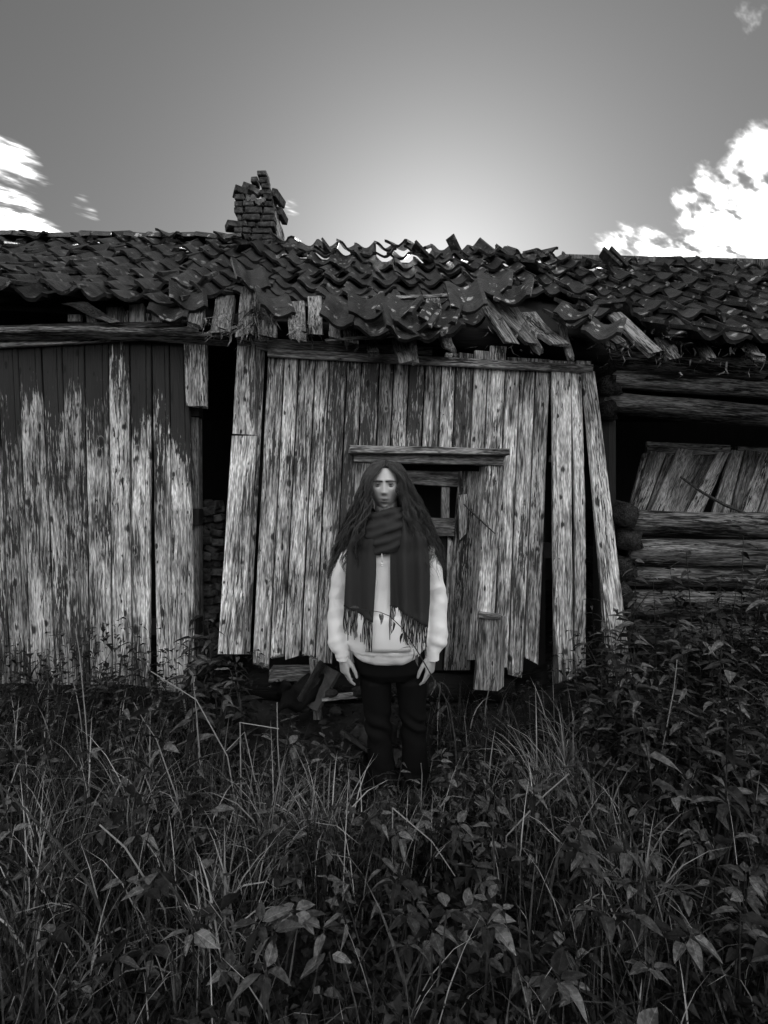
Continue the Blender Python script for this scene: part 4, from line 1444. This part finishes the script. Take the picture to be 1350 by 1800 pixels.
# --- body: trunk, limbs, hands with fingers in one skin
bd = MB()
bd.rings([ell_ring((0, .01, z), rx, ry, 20) for z, rx, ry in ((.66, .08, .08), (.74, .13, .09), (.84, .155, .10), (.95, .125, .085), (1.08, .135, .09), (1.20, .155, .095), (1.27, .150, .085), (1.33, .10, .07), (1.37, .06, .055))], True)
limb(bd, [(0, .02, 1.28), (0, .012, 1.40), (-.006, .0, 1.50)], [.06, .055, .055])
for s in (-1, 1):
    sx = 0.002
    lx = (lambda z: lerp(-.018, -.055, z / .62)) if s < 0 else (lambda z: lerp(.146, .117, z / .62))
    limb(bd, [(lx(.62) * .9 + .003, .012, .72), (lx(.5), .018, .5), (lx(.35), .03, .35), (lx(.12), .05, .12), (lx(.06), .055, .06)], [.066, .056, .046, .036, .032])
    limb(bd, [(lx(.0), .06, .04), (lx(.0), -.03, .032), (lx(.0) + s * .008, -.12, .026)], [(.028, .026), (.032, .024), (.026, .015)])
    el, wr = Vector((s * .245 + sx, .02, .99)), Vector((s * .212 + sx, -.045, .752))
    limb(bd, [(s * .165, .01, 1.27), (s * .20, .012, 1.20), el, (el + wr) / 2, wr], [.05, .046, .036, .033, (.021, .027)])
    d = Vector((-s * .10, -.10, -1)).normalized()
    a = Vector((s * .55, .83, 0)).normalized()              # from the index to the little finger
    nrm = d.cross(a).normalized()
    if nrm.x * s > 0:
        nrm = -nrm                                          # towards the thigh
    rs = []
    for t, ra, rb in ((-.015, .026, .020), (.02, .030, .019), (.05, .038, .017), (.085, .040, .014), (.095, .036, .011)):
        rs.append([wr + d * t + a * math.cos(q) * ra + nrm * math.sin(q) * rb for q in (2 * math.pi * j / 14 for j in range(14))])
    bd.rings(rs, True)
    for k, (L, w) in enumerate(((.068, .0085), (.076, .0088), (.070, .0084), (.054, .0074))):
        p = wr + d * (.086 - .004 * abs(k - 1)) + a * (k - 1.5) * .0215
        ang = R(14 + 5 * k)
        chain, dd = [p - d * .02, p], d
        for ph, bend in ((.46, 10 + 4 * k), (.30, 24 + 3 * k), (.24, 18)):
            dd = (d * math.cos(ang) + nrm * math.sin(ang)).normalized() + a * (k - 1.5) * .03
            p = p + dd.normalized() * L * ph
            chain.append(p)
            ang += R(bend)
        limb(bd, chain, [w * 1.02, w, w * .93, w * .85, w * .7], 8)
    tb = wr + d * .022 - a * .024 + nrm * .006
    t1 = tb + (d * .78 - a * .52 + nrm * .34).normalized() * .042
    t2 = t1 + (d * .93 - a * .18 + nrm * .32).normalized() * .032
    t3 = t2 + (d * .97 + nrm * .22).normalized() * .024
    limb(bd, [tb, t1, t2, t3], [.0145, .011, .0095, .0075], 8)
bco, bno, bfaces = fuse(bd, .0038, 3)

# --- head
HC = Vector((-.009, -.012, 1.556))
nu, nv = 112, 90
hd, tones = [], []
HA, HB, HCZ = .0760, .094, .116


def gauss(x, s):
    return math.exp(-(x / s) ** 2)


def head_point(th, ph, grow=0.0):
    dx_, dy_, dz_ = math.sin(ph) * math.sin(th), -math.sin(ph) * math.cos(th), math.cos(ph)
    x, y, z = dx_ * HA, dy_ * HB, dz_ * HCZ
    low = max(0.0, -z / HCZ)
    x *= 1 - .36 * low ** 2.4
    if y < 0:
        y *= .93 - .03 * low
        x *= 1.0 + .05 * gauss(z + .02, .04)
    else:
        y *= 1 - .50 * low ** 1.5
        x *= 1 + .05 * max(0, z / HCZ)
    if y < -.01:
        fr = min(1.0, (-y - .01) / .03)
        f, hz, zr = 0.0, 0.0, z
        z = z * .82 if z < 0 else z
        # nose
        if -.044 < z < .010:
            hz = ((.010 - z) / .044) ** 1.1 if z > -.032 else max(0.0, 1.10 * (1 - (-.032 - z) / .012))
        wide = .0065 + .0050 * max(0, min(1, (.006 - z) / .038))
        f += .0190 * hz * gauss(x, wide)
        f += .0035 * gauss(abs(x) - .0115, .0050) * gauss(z + .030, .0065)
        # eye sockets, brow, cheeks, lips, chin
        f -= .0125 * gauss(abs(x) - .030, .0150) * gauss(z + .0005, .0100)
        f += .0050 * gauss(z - .019, .008) * gauss(abs(x) - .024, .024)
        f += .0045 * gauss(abs(x) - .042, .016) * gauss(z + .022, .018)
        f -= .004 * gauss(abs(x) - .040, .013) * gauss(z + .058, .02)
        f += .0052 * gauss(x, .018) * (gauss(z + .0560, .0045) + 1.2 * gauss(z + .0660, .0050))
        f -= .0034 * gauss(x, .021) * gauss(z + .0612, .0020)
        f -= .004 * gauss(x, .02) * gauss(z + .0755, .005)
        f += .0080 * gauss(x, .017) * gauss(z + .089, .010)
        z = zr
        y -= f * fr
    v = Vector((x, y, z))
    return v * (1 + grow)


for i in range(nv + 1):
    ph = math.pi * (.004 + .992 * i / nv)
    for j in range(nu):
        # finer columns on the face
        u = j / nu * 2 - 1
        th = math.pi * (u - .30 * math.sin(math.pi * u) / math.pi * 1.0) if True else 0
        v = head_point(th, ph)
        hd.append(v)
        t = SKIN
        x, y, z = v
        if y < -.03:
            ax, zl = abs(x), (z * .82 if z < 0 else z)
            arch = .0138 + .0030 * math.sin(max(0, min(1, (ax - .010) / .042)) * 2.6)
            brow = gauss(z - arch, lerp(.0048, .0026, max(0, min(1, (ax - .014) / .034)))) * (1 if .010 < ax < .050 else gauss(min(abs(ax - .010), abs(ax - .050)), .004))
            t = lerp(t, .015, min(1, brow * 1.5))
            lip = gauss(x, .025) ** 1.2 * max(gauss(zl + .0556, .0036), gauss(zl + .0664, .0044))
            t = lerp(t, .13, min(1, lip * 1.1))
            t = lerp(t, .035, min(1, 1.1 * gauss(x, .0220) ** 2 * gauss(zl + .0610, .0022)))
            t = lerp(t, .12, .85 * gauss(ax - .030, .018) * gauss(z + .001, .0085))  # eye sockets: shade under the brow ridge put into the skin tone
            t = lerp(t, .06, .7 * gauss(ax - .0085, .0034) * gauss(zl + .0395, .0026))
        tones.append(t)
hfaces = [(i * nu + j, (i + 1) * nu + j, (i + 1) * nu + (j + 1) % nu, i * nu + (j + 1) % nu) for i in range(nv) for j in range(nu)]
YAW = Matrix.Rotation(R(-3.0), 3, 'Z') @ Matrix.Rotation(R(-2.0), 3, 'X')
hw = [HC + YAW @ v for v in hd]
nb = len(bco)
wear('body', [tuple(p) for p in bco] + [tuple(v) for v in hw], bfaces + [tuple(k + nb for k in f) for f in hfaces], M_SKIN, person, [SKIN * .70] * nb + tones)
# --- eyes
M_EYE, ge, be = material('eye')
be.inputs['Roughness'].default_value = .12
be.inputs['Specular IOR Level'].default_value = .5
ty = ge.n('ShaderNodeAttribute', attribute_name='tone').outputs['Fac']
finish(ge, be, ty, .15)
M_LASH = grime_material('lash', .008, .015, 30.0)
for s in (-1, 1):
    c = HC + YAW @ Vector((s * .0300, -.0690, -.0010))
    vs, tn, n1, n2 = [], [], 24, 18
    for i in range(n2 + 1):
        a = math.pi * i / n2
        for j in range(n1):
            q = 2 * math.pi * j / n1
            p = Vector((math.sin(a) * math.cos(q), -math.cos(a), math.sin(a) * math.sin(q))) * .0124
            vs.append(c + p)
            tn.append(.012 if a < .20 else (.22 if a < .50 else (.05 if a < .56 else .42)))
    fs = [(i * n1 + j, i * n1 + (j + 1) % n1, (i + 1) * n1 + (j + 1) % n1, (i + 1) * n1 + j) for i in range(n2) for j in range(n1)]
    wear('eye', vs, fs, M_EYE, person, tn)
    # lids: upper one low over the eye, with a dark lash line
    lid, lash = MB(), MB()
    for (lo, hi, mbx) in ((19, 95, lid), (-62, -26, lid)):
        rws = []
        for i in range(7):
            e = R(lerp(lo, hi, i / 6))
            rws.append([c + Vector((math.sin(q) * math.cos(e), -math.cos(q) * math.cos(e), math.sin(e))) * .0134 for q in (R(-75 + 150 * j / 14) for j in range(15))])
        mbx.rings(rws, False, None, False)
    wear('eyelid', lid.v, lid.f, M_SKIN, person, [.21] * (len(lid.v) - 1) + [.20])
    lash.tube([c + Vector((math.sin(q) * math.cos(R(18)), -math.cos(q) * math.cos(R(18)), math.sin(R(18)))) * .0140 for q in (R(-70 + 140 * j / 10) for j in range(11))], [.0005 + .0017 * math.sin(math.pi * j / 10) for j in range(11)], 5)
    wear('eyelash', lash.v, lash.f, M_LASH)
for s in (-1, 1):
    ear = MB()
    c = HC + YAW @ Vector((s * .076, .012, -.008))
    ear.rings([[c + Vector((s * (.004 + dz0), math.cos(q) * .017 * sc, math.sin(q) * .030 * sc)) for q in (2 * math.pi * j / 12 for j in range(12))] for dz0, sc in ((-.006, .6), (.002, 1.0), (.008, .9), (.006, .6))], True)
    wear('ear', ear.v, ear.f, M_SKIN, person, [SKIN * .9] * (len(ear.v) - 1) + [SKIN])

# --- hoodie: trunk and sleeves fused into one cloth
hb = MB()
hz = [(.735, .150, .115), (.748, .168, .128), (.765, .176, .135), (.79, .186, .142), (.84, .196, .146), (.92, .198, .140), (1.02, .198, .132), (1.12, .200, .130), (1.20, .198, .126), (1.26, .180, .112), (1.31, .135, .090), (1.345, .085, .075), (1.37, .06, .06)]
hb.rings([ell_ring((.003, .005 - .012 * (z < .95), z), rx, ry, 36, 2.5) for z, rx, ry in hz], True)
for s in (-1, 1):
    o_ = .004
    path = [(s * .12 + o_, .01, 1.272), (s * .180 + o_, .012, 1.222), (s * .218 + o_, .016, 1.13), (s * .240 + o_, .018, 1.01), (s * .243 + o_, .005, .91), (s * .236 + o_, -.020, .83), (s * .228 + o_, -.032, .790), (s * .222 + o_, -.038, .772), (s * .217 + o_, -.042, .760), (s * .214 + o_, -.044, .738)]
    limb(hb, path, [(.062, .068), (.058, .068), (.050, .062), (.046, .056), (.047, .056), (.052, .057), (.052, .055), (.040, .044), (.034, .040), (.033, .039)], 20)
hco, hno, hf = fuse(hb, .0062, 5)


def wrinkle(co, no, fn):
    out = co.copy()
    for i in range(len(co)):
        out[i] += no[i] * fn(Vector(co[i]))
    return out


def hood_w(p):
    d = .006 * mnoise.noise(Vector((p.x * 9, p.y * 9, p.z * 7))) + .003 * mnoise.noise(Vector((p.x * 20, p.y * 20, p.z * 24)))
    if abs(p.x) > .175:                                     # sleeves: folds across, bunched above the cuff
        low = max(0.0, 1 - abs(p.z - .80) / .07)
        d += .0024 * math.sin(p.z * 105 + p.x * 40 * math.copysign(1, p.x) + 3 * mnoise.noise(p * 8)) * (.05 + low)
        d += .0015 * max(0, 1 - abs(p.z - 1.0) / .08) * math.sin(p.z * 90 + p.y * 90 + p.x * 60)
    else:
        d += .004 * max(0, 1 - abs(p.z - .80) / .08) * math.sin(p.x * 55 + 2 * mnoise.noise(p * 6))
    rd = 1 - 2.2 * abs(mnoise.noise(Vector((p.x * 7 + p.z * 5, p.y * 7, p.z * 9 - p.x * 6))))
    d += (.0055 if abs(p.x) > .17 else .0035) * max(-.4, rd)
    if p.z < .765 and abs(p.x) < .185:
        d -= .004
    return d


for i_ in range(len(hco)):
    if hco[i_][2] < .86 and abs(hco[i_][0]) < .19 and hco[i_][1] < .04:
        hco[i_][2] -= .030 * (1 - (abs(hco[i_][0]) / .19) ** 2) * min(1, (.86 - hco[i_][2]) / .08) - .006
wear('hoodie', wrinkle(hco, hno, hood_w), hf, M_HOOD)
hoodie = bpy.data.objects['hoodie']
WORLD['hoodie'] = PM
pk = MB()


def chest(x, z):
    """front of the hoodie"""
    rx, ry = lin_interp([(a, b) for a, b, c in hz], z), lin_interp([(a, c) for a, b, c in hz], z)
    u = min(.98, abs(x) / rx)
    return -(ry * (1 - u ** 2.5) ** (1 / 2.5)) + .005 - .012 * (z < .95)


rows3 = []
for i in range(9):
    z = lerp(.785, .955, i / 8)
    w = .105 if i < 4 else lerp(.105, .075, (i - 4) / 4)
    rows3.append([Vector((.004 + w * (j / 6 - 1), chest(w * (j / 6 - 1), z) - .008, z)) for j in range(13)])
pk.rings(rows3, False, None, False)
po = wear('pocket', pk.v, pk.f, M_HOOD, hoodie)
po.modifiers.new('cloth', 'SOLIDIFY').thickness = .006
for s in (-1, 1):
    cf = MB()
    c = Vector((s * .2125 + .004, -.045, .745))
    limb(cf, [c + Vector((0, 0, .022)), c, c + Vector((0, 0, -.022))], [(.035, .041), (.034, .040), (.0335, .039)], 20)
    wear('cuff', cf.v[:60], cf.f[:40], M_HOOD, hoodie)
ds = MB()
ds.tube([lp(671, 962, -.150), lp(672, 975, -.150), lp(672, 981, -.149)], .0022, 6)
ds.ball(lp(671.5, 984, -.149), .0055)
ds.ball(lp(671.5, 987, -.149), .0042)
wear('drawstring', ds.v, ds.f, M_HOOD, hoodie)

# --- trousers
tb_ = MB()
tb_.rings([ell_ring((.012, .012, z), rx, ry, 30, 2.6) for z, rx, ry in ((.62, .12, .09), (.66, .165, .115), (.72, .176, .122), (.80, .170, .118))], True)
for s, prof in ((-1, ((660, 1190, 31), (661, 1215, 29.5), (663, 1260, 25.5), (666, 1300, 23.5), (669, 1340, 25.5), (673, 1385, 28), (675, 1404, 29))), (1, ((722, 1190, 30), (724, 1215, 28.5), (726, 1260, 25.5), (728, 1300, 23.5), (730, 1340, 25), (731, 1385, 26), (732, 1404, 27)))):
    limb(tb_, [lp(px, py, .012 + .010 * k) for k, (px, py, r_) in enumerate(prof)], [(r_ / 360 * (.93 if py < 1380 else 1.0), r_ / 360 * 1.02) for (_, py, r_) in prof], 22)
tco, tno, tf = fuse(tb_, .0065, 4)


def jean_w(p):
    d = .004 * mnoise.noise(Vector((p.x * 14, p.y * 14, p.z * 10)))
    kn = max(0, 1 - abs(p.z - .38) / .10) + .8 * max(0, 1 - abs(p.z - .10) / .10)
    d += .0085 * kn * math.sin(p.z * 70 + p.x * 45 + 3 * mnoise.noise(p * 9))
    return d


wear('trousers', wrinkle(tco, tno, jean_w), tf, M_JEANS)
for s, px in ((-1, 675), (1, 733)):
    c = lp(px, 1413)
    shb = MB()
    limb(shb, [c + Vector((0, .06, .038)), c + Vector((s * .003, -.03, .045)), c + Vector((s * .008, -.11, .032)), c + Vector((s * .01, -.155, .026))], [(.036, .036), (.042, .042), (.043, .031), (.034, .023)], 16)
    shb.box(c + Vector((s * .004, -.05, .012)), (.078, .23, .02))
    so_, sn_, sf_ = fuse(shb, .007, 4)
    wear('shoe', so_, sf_, M_SHOE)

# --- scarf
sb = MB()


def loop(cz, rx, ry, dip, tilt, rad, ph=0.0, cy=.0):
    pts, n3 = [], 36
    rings = []
    for j in range(n3):
        a = 2 * math.pi * j / n3
        front = max(0.0, math.cos(a))                         # a = 0 faces the camera
        p = Vector((-.004 + rx * math.sin(a), cy - ry * math.cos(a), cz - dip * front ** 1.6 + tilt * math.sin(a)))
        outw = Vector((math.sin(a), -math.cos(a), 0))
        rr = rad * (1 + .22 * math.sin(3 * a + ph))
        rings.append([p + (outw * math.cos(q) * rr * .72 + Vector((0, 0, 1)) * math.sin(q) * rr) * (1 + .16 * math.sin(3 * q + 2.3 * a + ph)) for q in (2 * math.pi * k / 18 for k in range(18))])
    rings.append(rings[0])
    sb.rings(rings, False)


loop(1.409, .090, .094, .004, .006, .040, .4, -.008)
loop(1.388, .108, .112, .034, .020, .040, 1.9, -.010)
loop(1.362, .106, .118, .058, -.012, .040, 3.0, -.014)
loop(1.338, .092, .118, .078, .010, .036, 4.4, -.020)
cco, cno, cf_ = fuse(sb, .0055, 14)


def scarf_w(p):
    a = math.atan2(p.x, -p.y)
    return .0036 * math.sin(p.z * 150 - p.x * 70 + 2.5 * math.sin(a * 1.5 + .6)) + .005 * mnoise.noise(p * 16)


wear('scarf', wrinkle(cco, cno, scarf_w), cf_, M_SCARF)
scarf = bpy.data.objects['scarf']
WORLD['scarf'] = PM


def tail(rowspec, folds, ph, depth0):
    """hanging end of the scarf: rows of (y_px, x_left, x_right)"""
    mb = MB()
    NZ, NX, th = 34, 28, .009
    front, back_ = [], []
    for i in range(NZ + 1):
        t = i / NZ
        f, b = [], []
        for j in range(NX + 1):
            u = j / NX
            yl = lerp(rowspec[0][0], rowspec[-1][0][0] if hasattr(rowspec[-1][0], '__len__') else rowspec[-1][0], t)
            ybl, ybr = rowspec[-1][3], rowspec[-1][4]
            yend = lerp(ybl, ybr, u)
            py = lerp(rowspec[0][0], yend, t)
            xl = interp([(r_[0], r_[1]) for r_ in rowspec], py)
            xr = interp([(r_[0], r_[2]) for r_ in rowspec], py)
            p = lp(lerp(xl, xr, u), py)
            y0 = chest(p.x * .82, max(.78, min(1.25, p.z))) - depth0 + .035 * max(0, (p.z - 1.30) / .08) - .012 * max(0, (p.z - 1.2) / .15)
            wv = .019 * math.sin(u * folds * 6.283 + ph + .6 * math.sin(t * 3)) * (.6 + .4 * t) + .004 * mnoise.noise(Vector((u * 3, t * 4, ph)))
            q = Vector((p.x, y0 - wv, p.z))
            f.append(q)
            b.append(q + Vector((0, th, 0)))
        front.append(f)
        back_.append(b)
    n = NX + 1
    rows = [f + b[::-1] for f, b in zip(front, back_)]
    mb.rings(rows, True)
    o = wear('scarf_tail', mb.v, mb.f, M_SCARF, scarf)
    return front[-1]


e1 = tail([(898, 644, 662), (925, 628, 662), (955, 614, 662), (1000, 611, 662), (1050, 608, 659), (1078, 607, 657, 1056, 1079)], 1.3, .4, .020)
e2 = tail([(898, 698, 716), (920, 694, 733), (945, 688, 747), (965, 685, 751), (1000, 685, 753), (1050, 685, 753), (1090, 688, 749, 1052, 1092)], 2.4, 2.0, .024)
for edge_, lo, hi, cnt in ((e1, .085, .155, 38), (e2, .07, .145, 46)):
    for k in range(cnt):
        u = (k + rng.uniform(.2, .8)) / cnt
        p = edge_[min(len(edge_) - 1, int(u * (len(edge_) - 1)))] + Vector((0, .004, .004))
        L = rng.uniform(lo, hi) * (1.0 if u > .08 else 1.1)
        swing = Vector((rng.gauss(.0, .03), rng.gauss(-.02, .04), -1))
        pts = [p + swing * L * t + Vector((.0022 * math.sin(t * 7 + k), .003 * math.cos(t * 7 + k * 2), 0)) for t in (0, .2, .4, .6, .8, 1.0)]
        fr_ = MB().tube(pts, [.0024, .0021, .0020, .0020, .0022, .0015], 5)
        wear('tassel', fr_.v, fr_.f, M_SCARF, scarf)

# --- hair
M_HAIR, gh, bh = material('dark_hair')
th_ = gh.n('ShaderNodeAttribute', attribute_name='tone').outputs['Fac']
finish(gh, bh, gh.math('MULTIPLY', th_, .11), .42)
bh.inputs['Specular IOR Level'].default_value = .25
hm = MB()
# scalp cap under the strands
cap_v = [HC + YAW @ (v * 1.045 + Vector((0, .004, .004))) for v in hd]
keep = []
for f in hfaces:
    c = sum((hd[k] for k in f), Vector()) / 4
    line = .074 - 1.6 * max(0, abs(c.x) - .03) if c.y < 0 else -.06
    if c.z > line and not (c.y < -.055 and c.z < .07):
        keep.append(f)
hm.add(cap_v, keep, .35)
OUT = {-1: [(1.70, -.030), (1.680, -.040), (1.668, -.060), (1.650, -.084), (1.62, -.106), (1.58, -.120), (1.536, -.132), (1.425, -.176), (1.286, -.243), (1.15, -.285), (1.05, -.30)],
       1: [(1.70, .024), (1.680, .034), (1.668, .052), (1.650, .074), (1.62, .096), (1.58, .112), (1.536, .130), (1.425, .180), (1.286, .248), (1.15, .288), (1.05, .305)]}
INN = {-1: [(1.70, -.010), (1.648, -.022), (1.615, -.056), (1.58, -.073), (1.50, -.076), (1.44, -.096), (1.36, -.116), (1.25, -.135), (1.1, -.15)],
       1: [(1.70, -.006), (1.648, .008), (1.615, .044), (1.58, .062), (1.50, .069), (1.44, .094), (1.36, .112), (1.25, .135), (1.1, .155)]}
NS = 17


def lock(s, u, layer, n_str, wid):
    """a lock of hair: strands that share one wavy path"""
    yr0 = lerp(-.062, .078, layer)
    endz = lerp(1.27, 1.16, u) + rng.uniform(-.06, .11)
    ph1, ph2, fq, amp0 = rng.uniform(0, 6.28), rng.uniform(0, 6.28), rng.uniform(28, 60), rng.uniform(.009, .022)
    for q in range(n_str):
        a, rr = rng.uniform(0, 6.28), rng.random() ** .6
        ox, oy = math.cos(a) * rr * wid, math.sin(a) * rr * wid
        yr = yr0 + rng.uniform(-.006, .006)
        ztop = HC.z + HCZ * 1.05 * math.sqrt(max(.05, 1 - (yr / (HB * 1.05)) ** 2)) + .002 + rng.uniform(0, .003)
        ez = endz + rng.gauss(0, .03)
        j1, tone_v = rng.gauss(0, .25), min(1, max(.10, rng.gauss(.42, .17)))
        pts = []
        for i in range(NS + 1):
            t = i / NS
            z = lerp(ztop, ez, t ** 1.15)
            zf = z - (ztop - 1.672) * (1 - t)
            xi, xo = lin_interp(INN[s], zf), lin_interp(OUT[s], zf)
            uu = u if layer < .65 else .35 + .65 * u
            spread = min(1.0, t * 1.6)
            x = lerp(xi, xo, min(1.04, max(0, uu + ox * 3 * spread / .02 * .05)) ** (.8 if t < .5 else 1.0)) + ox * spread
            skull = -.108 + .165 * layer + .055 * uu
            rest = lerp(-.125, .035, uu) + .06 * layer
            b = min(1.0, max(0.0, (1.52 - z) / .20))
            y = HC.y + lerp(lerp(yr, skull, min(1, t * 5)), rest, b) + oy * spread
            amp = amp0 * min(1, max(0, t - .12) * 2.0)
            x += amp * math.sin(z * fq + ph1 + j1) + .014 * max(0, t - .6) * math.sin(ph2)
            y += amp * .8 * math.cos(z * fq * .9 + ph2 + j1)
            pts.append(Vector((x, y, z)))
        pts[0] = Vector((HC.x + s * .002, HC.y + yr, ztop))
        w = rng.uniform(.0006, .0011)
        hm.tube(pts, [w] * (NS - 2) + [w * .8, w * .6, w * .3], 3, tone_v)


for s in (-1, 1):
    for k in range(105):
        lock(s, rng.random(), rng.random(), 22, rng.uniform(.007, .014))
    for k in range(16):                                       # the locks that frame the face and lie on the scarf
        lock(s, rng.uniform(0, .3), rng.uniform(0, .2), 22, .009)
# flyaway wisps
for k in range(70):
    s = rng.choice((-1, 1))
    z0 = rng.uniform(1.25, 1.62)
    x0 = lin_interp(OUT[s], z0) * .95
    L = rng.uniform(.10, .24)
    y0 = rng.uniform(-.06, .05)
    pts = [Vector((x0 + s * (.035 * t + .012 * math.sin(t * 6 + k)), y0 + .02 * math.sin(t * 5 + k * 2), z0 - L * t)) for t in (0, .2, .4, .6, .8, 1)]
    hm.tube(pts, [.0008] * 5 + [.0003], 3, .4)
wear('hair', hm.v, hm.f, M_HAIR, person, hm.tone)
print('objects', len(bpy.data.objects), 'tris', sum(len(m.polygons) * 2 for m in bpy.data.meshes))
